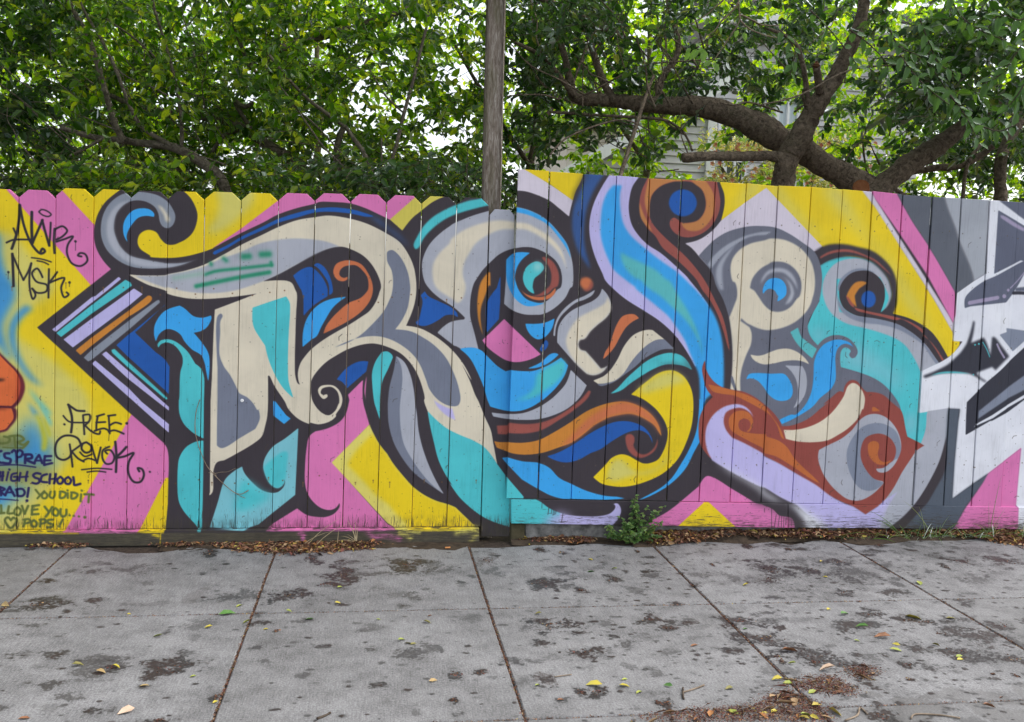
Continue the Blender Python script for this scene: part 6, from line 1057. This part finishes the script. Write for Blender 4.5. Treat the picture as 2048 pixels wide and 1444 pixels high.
for (xa, ya, xb, yb, gl) in ((1432, 290, 1472, 232, M_DARK), (1545, 262, 1600, 200, M_CURT), (1640, 330, 1690, 262, M_CURT), (1440, 372, 1490, 318, M_DARK)):
    q0, q1 = at(xa, ya, y2), at(xb, yb, y2); win(hr, q0[0], q1[0], y2, q0[2], q1[2], gl)
link('eave', boxv(p0[0] - .4, p1[0] + 1.6, y2 - .5, y2 + 4.3, p1[2] + .3, p1[2] + .5, .02), M_TRIM, hr); link('roof', boxv(p0[0] - .4, p1[0] + 1.6, y2 - .5, y2 + 4.3, p1[2] + .51, p1[2] + .7, .02), M_ROOF, hr)
hc = empty('cream_house', (0, 0, 0), 'pale cream house wall glowing behind the leaves left of the grey house', 'house')
y3 = 13.; q0, q1 = at(1130, 420, y3), at(1292, 262, y3)
link('wall', boxv(q0[0], q1[0], y3 + .03, y3 + 5, -.1, q1[2], 0), M_CREAM, hc); siding(hc, q0[0], q1[0], y3, 0, q1[2], M_CREAM, .17); link('eave', boxv(q0[0] - .3, q1[0] + .3, y3 - .4, y3 + 5.2, q1[2], q1[2] + .18, .02), M_TRIM, hc)
fb = empty('flowering_bush', trans(at(1540, 430, 7.0) * np.array([1, 1, 0])), 'yellow-green bush dotted with pink flowers below the limbs of the right tree', 'bush')
limbs('stem', [((7.0, 7.0), [(1540, 620, 6), (1540, 400, 5), (1520, 330, 3)]), ((6.9, 6.8), [(1560, 620, 5), (1610, 400, 4), (1650, 310, 3)]), ((6.9, 6.8), [(1530, 620, 5), (1470, 400, 4), (1440, 330, 3)])], M_BARK2, fb, 7)
crown(fb, LF_BUSH, [sprays(1000, (1395, 1800), (255, 420), (6.3, 7.8), .055, (7, 11), .24, gapk=0, dens=lambda x, y: np.clip(1.3 - ((x - 1570) / 230) ** 2 - ((330 - y) / 85 * (y < 330)) ** 2, 0, 1))])
FV, FF = [], []
M_FLOW = mat_simple('pink_flower', (.62, .16, .16), (.75, .35, .25), 30, .6)
for i in range(70):
    x, y = RNG.uniform(1420, 1760), RNG.uniform(285, 400); B = at(x, y, RNG.uniform(6.1, 6.6)); V, F = leafmesh(np.repeat(B[None], 5, 0), norm(np.stack([np.cos(np.arange(5) * 1.257), np.full(5, -.3), np.sin(np.arange(5) * 1.257)], 1)), np.tile([[0, -1., .1]], (5, 1)), np.full(5, .034), np.full(5, .03))
    o = link('flower', fastmesh('flower', V, F), M_FLOW, fb)

# ------------------------------------------------------------------ leaf litter, twigs, weeds at the foot of the fence
M_LIT = [mat_simple('litter_brown', (.13, .062, .036), (.22, .115, .07), 40, .9), mat_simple('litter_dark', (.060, .030, .022), (.11, .062, .044), 40, .9), mat_simple('litter_tan', (.26, .165, .085), (.38, .26, .15), 40, .8),
         mat_simple('litter_yellow', (.36, .27, .05), (.42, .34, .09), 40, .7), mat_simple('litter_red', (.145, .055, .045), (.22, .09, .07), 40, .9), mat_simple('litter_orange', (.30, .12, .04), (.38, .19, .08), 40, .8)]
def inpoly(x, y, P):
    c = np.zeros(len(x), bool); j = len(P) - 1
    for i in range(len(P)):
        xi, yi = P[i]; xj, yj = P[j]; k = ((yi > y) != (yj > y)) & (x < (xj - xi) * (y - yi) / (yj - yi + 1e-12) + xi); c ^= k; j = i
    return c
def flakes(name, P, n, zbase, hgt, Lr, asp, mats, mix, tilt=.5, rise=None):
    P = np.array(P); lo, hi = P.min(0), P.max(0); x, y = np.empty(0), np.empty(0); k = 0
    while len(x) < n and k < 200:
        a, b = RNG.uniform(lo[0], hi[0], n), RNG.uniform(lo[1], hi[1], n); m = inpoly(a, b, P); x, y = np.r_[x, a[m]], np.r_[y, b[m]]; k += 1
    x, y = x[:n] + RNG.normal(0, .022, n), y[:n] + RNG.normal(0, .014, n); h = np.abs(RNG.normal(0, .5, n)) * hgt * np.array([.4 + .9 * max(mnoise.noise(Vector((float(a) * 5, float(b) * 9, 2))) + .3, 0) for a, b in zip(x, y)])
    zr = np.array([rise(float(a), float(b)) for a, b in zip(x, y)]) if rise else 0.0
    B = np.stack([x, y, zbase + .003 + h + zr], 1); an = RNG.uniform(0, 6.283, n); A = np.stack([np.cos(an), np.sin(an), RNG.normal(0, .22 * tilt, n)], 1); N = norm(np.array([0, 0, 1.]) + RNG.normal(0, tilt, (n, 3))); L = RNG.uniform(*Lr, n) * RNG.choice([.6, 1, 1.3], n)
    V, F = leafmesh(B, A, N, L, L * asp); V[:, 2] = np.maximum(V[:, 2], zbase + .0008); V[:, 1] = np.minimum(V[:, 1], np.where(V[:, 0] > .7, -.001 if rise is None else -.004, -.0315) if t[0] == 'strip' else 9)
    mi = RNG.choice(len(mats), n, p=mix); mi = np.tile(mi, 2)
    o = link(name, fastmesh(name, V, F, mi), mats); return tag(o, kind='stuff')
for ln in LITTER.strip().split('\n'):
    t = ln.split(); P = [tuple(map(float, q.split(','))) for q in t[2:]]; ar = abs(sum(P[i][0] * P[i - 1][1] - P[i - 1][0] * P[i][1] for i in range(len(P)))) / 2
    if t[0] == 'strip':
        P = [(x, min(y, .0 if x > .7 else -.032)) for x, y in P]; right = P[0][0] > 1.3
        ri = (lambda x, y: max(0, min(1, (y + .13) / .12)) * (.042 + .02 * mnoise.noise(Vector((x * 6, 0, 0))))) if right else (lambda x, y: max(0, min(1, (y + .13) / .12)) * .012)
        flakes('leaf_litter', P, int((7500 if right else 5200) * max(ar, .03) * float(t[1])), 0, .012, (.010, .030), .48, M_LIT, [.30, .20, .22, .09, .09, .10], .55, ri); flakes('leaf_litter', P, int(26000 * max(ar, .03) * float(t[1])), 0, .006, (.004, .013), .32, M_LIT, [.40, .30, .12, .02, .12, .04], .5, ri)
    else:
        flakes('mulch_debris', P, int(80000 * max(ar, .02) * float(t[1])), 0, .006, (.003, .0085), .40, M_LIT, [.24, .22, .10, .01, .40, .03]); flakes('mulch_debris', P, int(190 * max(ar, .02) * float(t[1])), .003, .008, (.022, .046), .42, M_LIT, [.20, .04, .38, .26, .02, .10], .35); flakes('mulch_debris', P, int(420 * max(ar, .02) * float(t[1])), .003, .006, (.03, .075), .028, M_LIT, [.45, .10, .38, 0, .07, 0], .2)
# soil bank hidden in the litter along the fence foot
def bank(x0, x1, y0, y1, hgt):
    nx, ny = int((x1 - x0) / .02), 10; V = []
    for i in range(nx + 1):
        for j in range(ny + 1):
            x, v = x0 + (x1 - x0) * i / nx, j / ny; e = .4 + .6 * max(0, mnoise.noise(Vector((x * 3.1, 7.7, 0))) + .55); y = y1 - (y1 - y0) * e * (1 - v)
            V.append((x, y, -.004 + hgt * v ** .7 * (.6 + .6 * mnoise.noise(Vector((x * 9, y * 20, 3)))) + .003 * mnoise.noise(Vector((x * 50, y * 50, 0)))))
    return fastmesh('soil_bank', np.array(V), np.array([[i * (ny + 1) + j, (i + 1) * (ny + 1) + j, (i + 1) * (ny + 1) + j + 1, i * (ny + 1) + j + 1] for i in range(nx) for j in range(ny)]), smooth=True)
tag(link('soil_bank', bank(1.36, 5.3, -.14, .003, .056), M_SOIL), kind='stuff'); tag(link('soil_bank', bank(-1.05, .57, -.16, -.031, .016), M_SOIL), kind='stuff'); tag(link('soil_bank', bank(.72, 1.42, -.11, .003, .026), M_SOIL), kind='stuff')
# squashed fruit and crumbs on the slabs
items = [tuple(e.split(',')) for e in STAINS.split()]; cx, cy = [], []
for a, b, c, d, e, k in items:
    if k in 'dr' and float(e) > .7:
        m = int(18 + 1500 * float(c) * float(d)); cx += list(RNG.normal(float(a), float(c) * .42, m)); cy += list(RNG.normal(float(b), float(d) * .42, m))
m = len(cx); an = RNG.uniform(0, 6.28, m); Lc = RNG.uniform(.003, .010, m)
V, F = leafmesh(np.stack([cx, cy, np.full(m, .0015)], 1), np.stack([np.cos(an), np.sin(an), RNG.normal(.1, .25, m)], 1), norm(np.array([0, 0, 1.]) + RNG.normal(0, .5, (m, 3))), Lc, Lc * .6); V[:, 2] = np.maximum(V[:, 2], .0006)
tag(link('fruit_crumbs', fastmesh('fruit_crumbs', V, F, np.tile(RNG.choice(6, m, p=[.3, .42, .06, .01, .2, .01]), 2)), M_LIT), kind='stuff')
# joint filler
def joints():
    P = []
    for x in SX:
        for i in range(1900): P.append((x + RNG.normal(0, .0026), RNG.uniform(-2.95, -.06)))
    for y in (-.99, -1.962):
        for i in range(2600): P.append((RNG.uniform(-3, 5), y + RNG.normal(0, .0013)))
    P = np.array(P); n = len(P); an = RNG.uniform(0, 6.28, n); L = RNG.uniform(.0035, .0085, n)
    V, F = leafmesh(np.stack([P[:, 0], P[:, 1], RNG.uniform(-.006, .0012, n)], 1), np.stack([np.cos(an), np.sin(an), RNG.normal(0, .2, n)], 1), norm(np.array([0, 0, 1.]) + RNG.normal(0, .4, (n, 3))), L, L * .6)
    return link('joint_litter', fastmesh('joint_litter', V, F, np.tile(RNG.choice(6, n, p=[.40, .38, .10, .01, .10, .01]), 2)), M_LIT)
tag(joints(), kind='stuff')
# fallen leaves, one by one
CN = dict(y='yellow', g='yellow-green', G='green', o='olive brown', b='curled brown', t='tan', p='pale pinkish')
def where(x, y):
    sx = ['at the left edge', 'left of the first joint', 'in the second slab column', 'under the big R', 'in the middle slab column', 'right of centre', 'in the last slab column', 'at the right edge']
    i = int(np.searchsorted([-2.4, -1.477, -.484, .489, 1.475, 2.558], x))
    return sx[i + 1], 'back row' if y > -.99 else 'middle row' if y > -1.55 else 'front row'
seen = {}; REL = [(float(e.split(',')[0]), float(e.split(',')[1]), e.split(',')[2], float(e.split(',')[3]) * 1.2) for e in LEAVES.split()]
for x, y, c, L in REL: seen.setdefault((c,) + where(x, y), []).append((x, y, L))
for x, y, c, L in REL:
    V, F = leafmesh(np.zeros((1, 3)), np.array([[1., 0, .12]]), np.array([[RNG.normal(0, .15), RNG.normal(0, .3), 1.]]), np.array([L]), np.array([L * (.5 if c != 'b' else .38)])); V[:, 0] -= L / 2; V[:, 2] -= V[:, 2].min()
    an = RNG.normal(0, .5) + (math.pi if RNG.random() < .5 else 0); o = link('fallen_leaf', fastmesh('fallen_leaf', V, F, smooth=False), FALL[c]); o.location = (x, y, .0012); o.rotation_euler = (0, 0, an)
    k = (c,) + where(x, y); grp = sorted(seen[k]); i = grp.index((x, y, L)); n = len(grp)
    od = '' if n == 1 else ('leftmost ' if i == 0 else 'rightmost ' if i == n - 1 else ['', 'second from left ', 'third from left ', 'fourth from left ', 'fifth from left ', 'sixth from left ', 'seventh from left '][i])
    big = 'large ' if L > .09 else ''
    tag(o, f"{od}{big}{CN[c]} leaf lying on concrete {k[1]}, {k[2]}", 'leaf', 'leaves fallen on the sidewalk')
o = link('cigarette_butt', mesh('cigarette_butt', *tube([(0, 0, .004), (.012, .001, .004), (.026, .003, .004)], [.0038, .0038, .0036], 8, .03)), mat_simple('orange_filter', (.62, .24, .08), (.70, .32, .12), 60, .8)); o.location = (.365, -.13, .001)
tag(o, 'short orange cigarette butt on the sidewalk near the kickboard end', 'cigarette')
# twigs on the ground
for nm, pts, r, lab in (('twig', [(1366, 1375), (1366, 1392), (1368, 1398)], .0035, 'short upright-bent dry twig on the slab at the right of the fourth joint'), ('twig', [(1364, 1385), (1390, 1377), (1408, 1370)], .003, 'straight thin tan twig crossing the bent twig near the mulch pile'), ('twig', [(634, 1437), (650, 1431), (661, 1425)], .004, 'short grey stick on the slab near the lower edge below the teal leg'),
                    ('twig', [(1109, 1354), (1125, 1351), (1143, 1349)], .002, 'thin reddish twig lying on the slab right of the centre joint'), ('twig', [(1690, 1441), (1715, 1430), (1720, 1415), (1735, 1428)], .003, 'forked brown twig in front of the mulch pile at the lower right'), ('twig', [(1822, 1437), (1832, 1428), (1880, 1430), (1920, 1436)], .003, 'long bent pale twig at the lower right corner')):
    P = []
    for x, y in pts:
        d = _m @ np.array([(x - 1024) / CAM_F, 1, -(y - 722) / CAM_F]); P.append(np.array([0, -CAM_D, CAM_H]) + d * ((.004 - CAM_H) / d[2]))
    tag(link(nm, mesh(nm, *tube(P, [r] * len(P), 6, .15, 4), smooth=True), M_TWIGD if r > .0033 else M_TWIG), lab, 'twig')
for i in range(5):
    pass
# leafy weed at the foot of the board fence
def G(px, py): 
    d = _m @ np.array([(px - 1024) / CAM_F, 1, -(py - 722) / CAM_F]); t = -CAM_H / d[2]; return np.array([0, -CAM_D, CAM_H]) + d * t
wd = empty('leafy_weed', (1.36, -.07, 0), 'leafy green weed growing at the foot of the fence under the yellow swirl', 'plant')
SP, SV, SF, LB = [], [], [], []
tips = [((1262, 1075), (1270, 993), -.07, 46), ((1262, 1075), (1283, 1040), -.07, 30), ((1270, 1075), (1296, 1016), -.08, 30), ((1275, 1075), (1328, 1014), -.09, 42), ((1255, 1078), (1240, 1035), -.08, 36), ((1250, 1080), (1215, 1052), -.07, 36), ((1275, 1078), (1322, 1046), -.10, 34),
        ((1245, 1080), (1208, 1070), -.08, 30), ((1265, 1082), (1262, 1048), -.11, 34), ((1280, 1082), (1302, 1058), -.11, 34), ((1258, 1084), (1245, 1062), -.11, 30), ((1270, 1085), (1280, 1068), -.12, 34), ((1262, 1086), (1258, 1076), -.12, 20), ((1290, 1084), (1318, 1072), -.11, 22), ((1235, 1082), (1225, 1066), -.10, 26), ((1275, 1060), (1272, 1020), -.07, 24)]
for b, t, yy, n in tips:
    p0, p1 = at(*b, yy), at(*t, yy); p0[2] = max(p0[2], 0); mid = (p0 + p1) / 2 + np.array([RNG.normal(0, .015), RNG.normal(0, .01), .012]); v, f = tube([p0, mid, p1], [.0028, .0022, .0012], 5, .05, 4); k = len(SV); SV += v; SF += [tuple(j + k for j in q) for q in f]
    for i in range(int(n * 1.25)):
        u = RNG.uniform(.08, 1.03); B = p0 * (1 - u) ** 2 + 2 * mid * u * (1 - u) + p1 * u * u; a = RNG.uniform(0, 6.28); A = np.array([math.cos(a), math.sin(a) * .8 - .15, RNG.uniform(-.2, .6)]); LB.append((B, A, .016 + .014 * (1 - u) + RNG.uniform(0, .010)))
link('stem', mesh('stem', SV, SF, smooth=True), M_TWIGD, wd)
V, F = leafmesh(np.array([q[0] for q in LB]), np.array([q[1] for q in LB]), norm(np.array([0, -.45, 1.]) + RNG.normal(0, .35, (len(LB), 3))), np.array([q[2] for q in LB]), np.array([q[2] for q in LB]) * .62)
V[:, 2] = np.maximum(V[:, 2], .002); V[:, 1] = np.minimum(V[:, 1], -.037); link('foliage', fastmesh('foliage', V, F), LF_WEED, wd)['kind'] = 'stuff'
for x, y, c, L in ((1232, 1086, 'y', .05), (1318, 1084, 'y', .06), (1335, 1081, 'b', .07), (1305, 1086, 'b', .05), (1245, 1080, 'g', .05), (1250, 1072, 'y', .045)):
    q = G(x, y); V, F = leafmesh(np.array([[q[0], q[1], .012]]), np.array([[RNG.uniform(-1, 1), -.5, .3]]), np.array([[0, -.5, 1.]]), np.array([L]), np.array([L * .5])); tag(link('fallen_leaf', fastmesh('fallen_leaf', V, F), FALL[c]), f"{dict(y='yellow', b='brown', g='yellow-green')[c]} leaf caught {'left of' if x < 1248 else 'right of' if x > 1310 else 'under'} the leafy weed" + (' beside the litter' if x == 1335 else ' near its stem' if x in (1250, 1305) else ''), 'leaf', 'leaves around the weed')
# blades of grass
def blades(name, spots, mat, label=None, cat=None, kind=None, parent=None):
    V, F = [], []
    for (x, y, z), (tx, ty, tz), wdt in spots:
        p0, p2 = np.array([x, y, z]), np.array([tx, ty, tz]); p1 = p0 * .55 + p2 * .45 + np.array([0, 0, .35 * np.linalg.norm(p2 - p0) * .5]); s = np.cross(p2 - p0, np.array([0, 1., .2])); s = s / (np.linalg.norm(s) + 1e-9) * wdt; b = len(V)
        for i, u in enumerate((0, .25, .5, .75, 1)):
            c = p0 * (1 - u) ** 2 + 2 * p1 * u * (1 - u) + p2 * u * u; q = s * (1 - u ** 2 * .92); V += [c - q, c + np.array([0, -wdt * .6, 0]) * (1 - u), c + q]
            if i: a = b + (i - 1) * 3; F += [(a, a + 1, a + 4, a + 3), (a + 1, a + 2, a + 5, a + 4)]
    return tag(link(name, mesh(name, V, F, smooth=True), mat, parent), label, cat, None, kind)
M_GRASS = mat_leaf('grass_blade', [(0, (.05, .11, .02)), (.7, (.10, .18, .03)), (1, (.22, .24, .07))], (3, 3, 2), .3); M_DRY = mat_simple('dry_grass', (.36, .28, .16), (.50, .41, .26), 30, .7)
sp = []
for i in range(170):
    x = RNG.choice([RNG.uniform(2.55, 4.8), RNG.normal(3.25, .25)]); y = RNG.uniform(-.11, -.04); hgt = abs(RNG.normal(.035, .03)); sp.append(((x, y, .02), (x + RNG.normal(0, .06), y + RNG.normal(-.02, .03), hgt + .006), RNG.uniform(.0016, .0034)))
sp = [(a, (b[0], min(b[1], -.04), b[2]), c) for a, b, c in sp]
blades('grass', sp, M_GRASS, kind='stuff')
def px_blades(name, L, yy, wdt, mat, label, cat):
    blades(name, [(tuple(at(*a, yy) * np.array([1, 1, 1])), tuple(at(*b, yy)), wdt * RNG.uniform(.7, 1.2)) for a, b in L], mat, label, cat)
px_blades('grass_tuft', [((1800, 1068), (1728, 1018), ), ((1800, 1068), (1752, 1040)), ((1795, 1068), (1742, 1035)), ((1860, 1064), (1805, 1000)), ((1850, 1064), (1838, 1012)), ((1880, 1062), (1900, 1030)), ((1890, 1064), (1925, 1045)), ((1870, 1064), (1822, 1040))], -.06, .0022, M_GRASS, 'thin green grass tuft leaning left against the grey and black ring', 'grass')
px_blades('tall_weed', [((1980, 1064), (2003, 950)), ((1978, 1064), (1977, 1002)), ((1985, 1064), (2012, 1015)), ((1985, 1064), (1995, 1030)), ((1988, 1066), (2000, 1042)), ((1975, 1066), (1945, 1046)), ((1990, 1066), (2048, 1048)), ((1982, 1064), (1960, 1050))], -.06, .0024, M_GRASS, 'tall seeding weed standing in front of the pink triangle at right', 'weed')
px_blades('dry_grass_tuft', [((612, 1092), (698, 1030)), ((630, 1092), (700, 1046)), ((600, 1094), (668, 1062)), ((712, 1080), (692, 1036)), ((712, 1082), (710, 1040)), ((710, 1082), (706, 1056)), ((708, 1082), (682, 1072)), ((706, 1083), (672, 1082)), ((711, 1082), (693, 1068)), ((675, 1085), (678, 1056)), ((713, 1082), (716, 1052))], -.07, .0019, M_DRY, 'tuft of dry straw-coloured grass in front of the kickboard', 'grass')
bv = empty('bare_vine', trans(at(475, 985, -.01) * np.array([1, 1, 0])), 'thin bare brown vine clinging to the fence over the teal splash', 'vine')
Fp = lambda x, y: at(300 + x / 4.8143, 800 + y / 4.8143, -.006)
V, F = [], []
for pts, r in (([(480, -5), (442, 120), (434, 280), (460, 420), (500, 530), (545, 630), (612, 712), (700, 800), (812, 890), (880, 905), (950, 868)], .0021), ([(612, 712), (680, 695), (750, 690), (825, 655)], .0012), ([(812, 890), (870, 925), (918, 945)], .0014), ([(640, 740), (620, 700), (560, 700)], .001)):
    v, f = tube([Fp(*p) for p in pts], [r] * len(pts), 5, .2, 4); b = len(V); V += v; F += [tuple(j + b for j in q) for q in f]
link('stem', mesh('stem', V, F, smooth=True), M_TWIG, bv)
q = at(484, 801, -.004); o = link('nail_cap', mesh('nail_cap', *tube([(q[0], -.001, q[2]), (q[0], -.006, q[2]), (q[0], -.0075, q[2])], [.0085, .0085, .006], 12, .02, 2)), M_TRIM, pf)
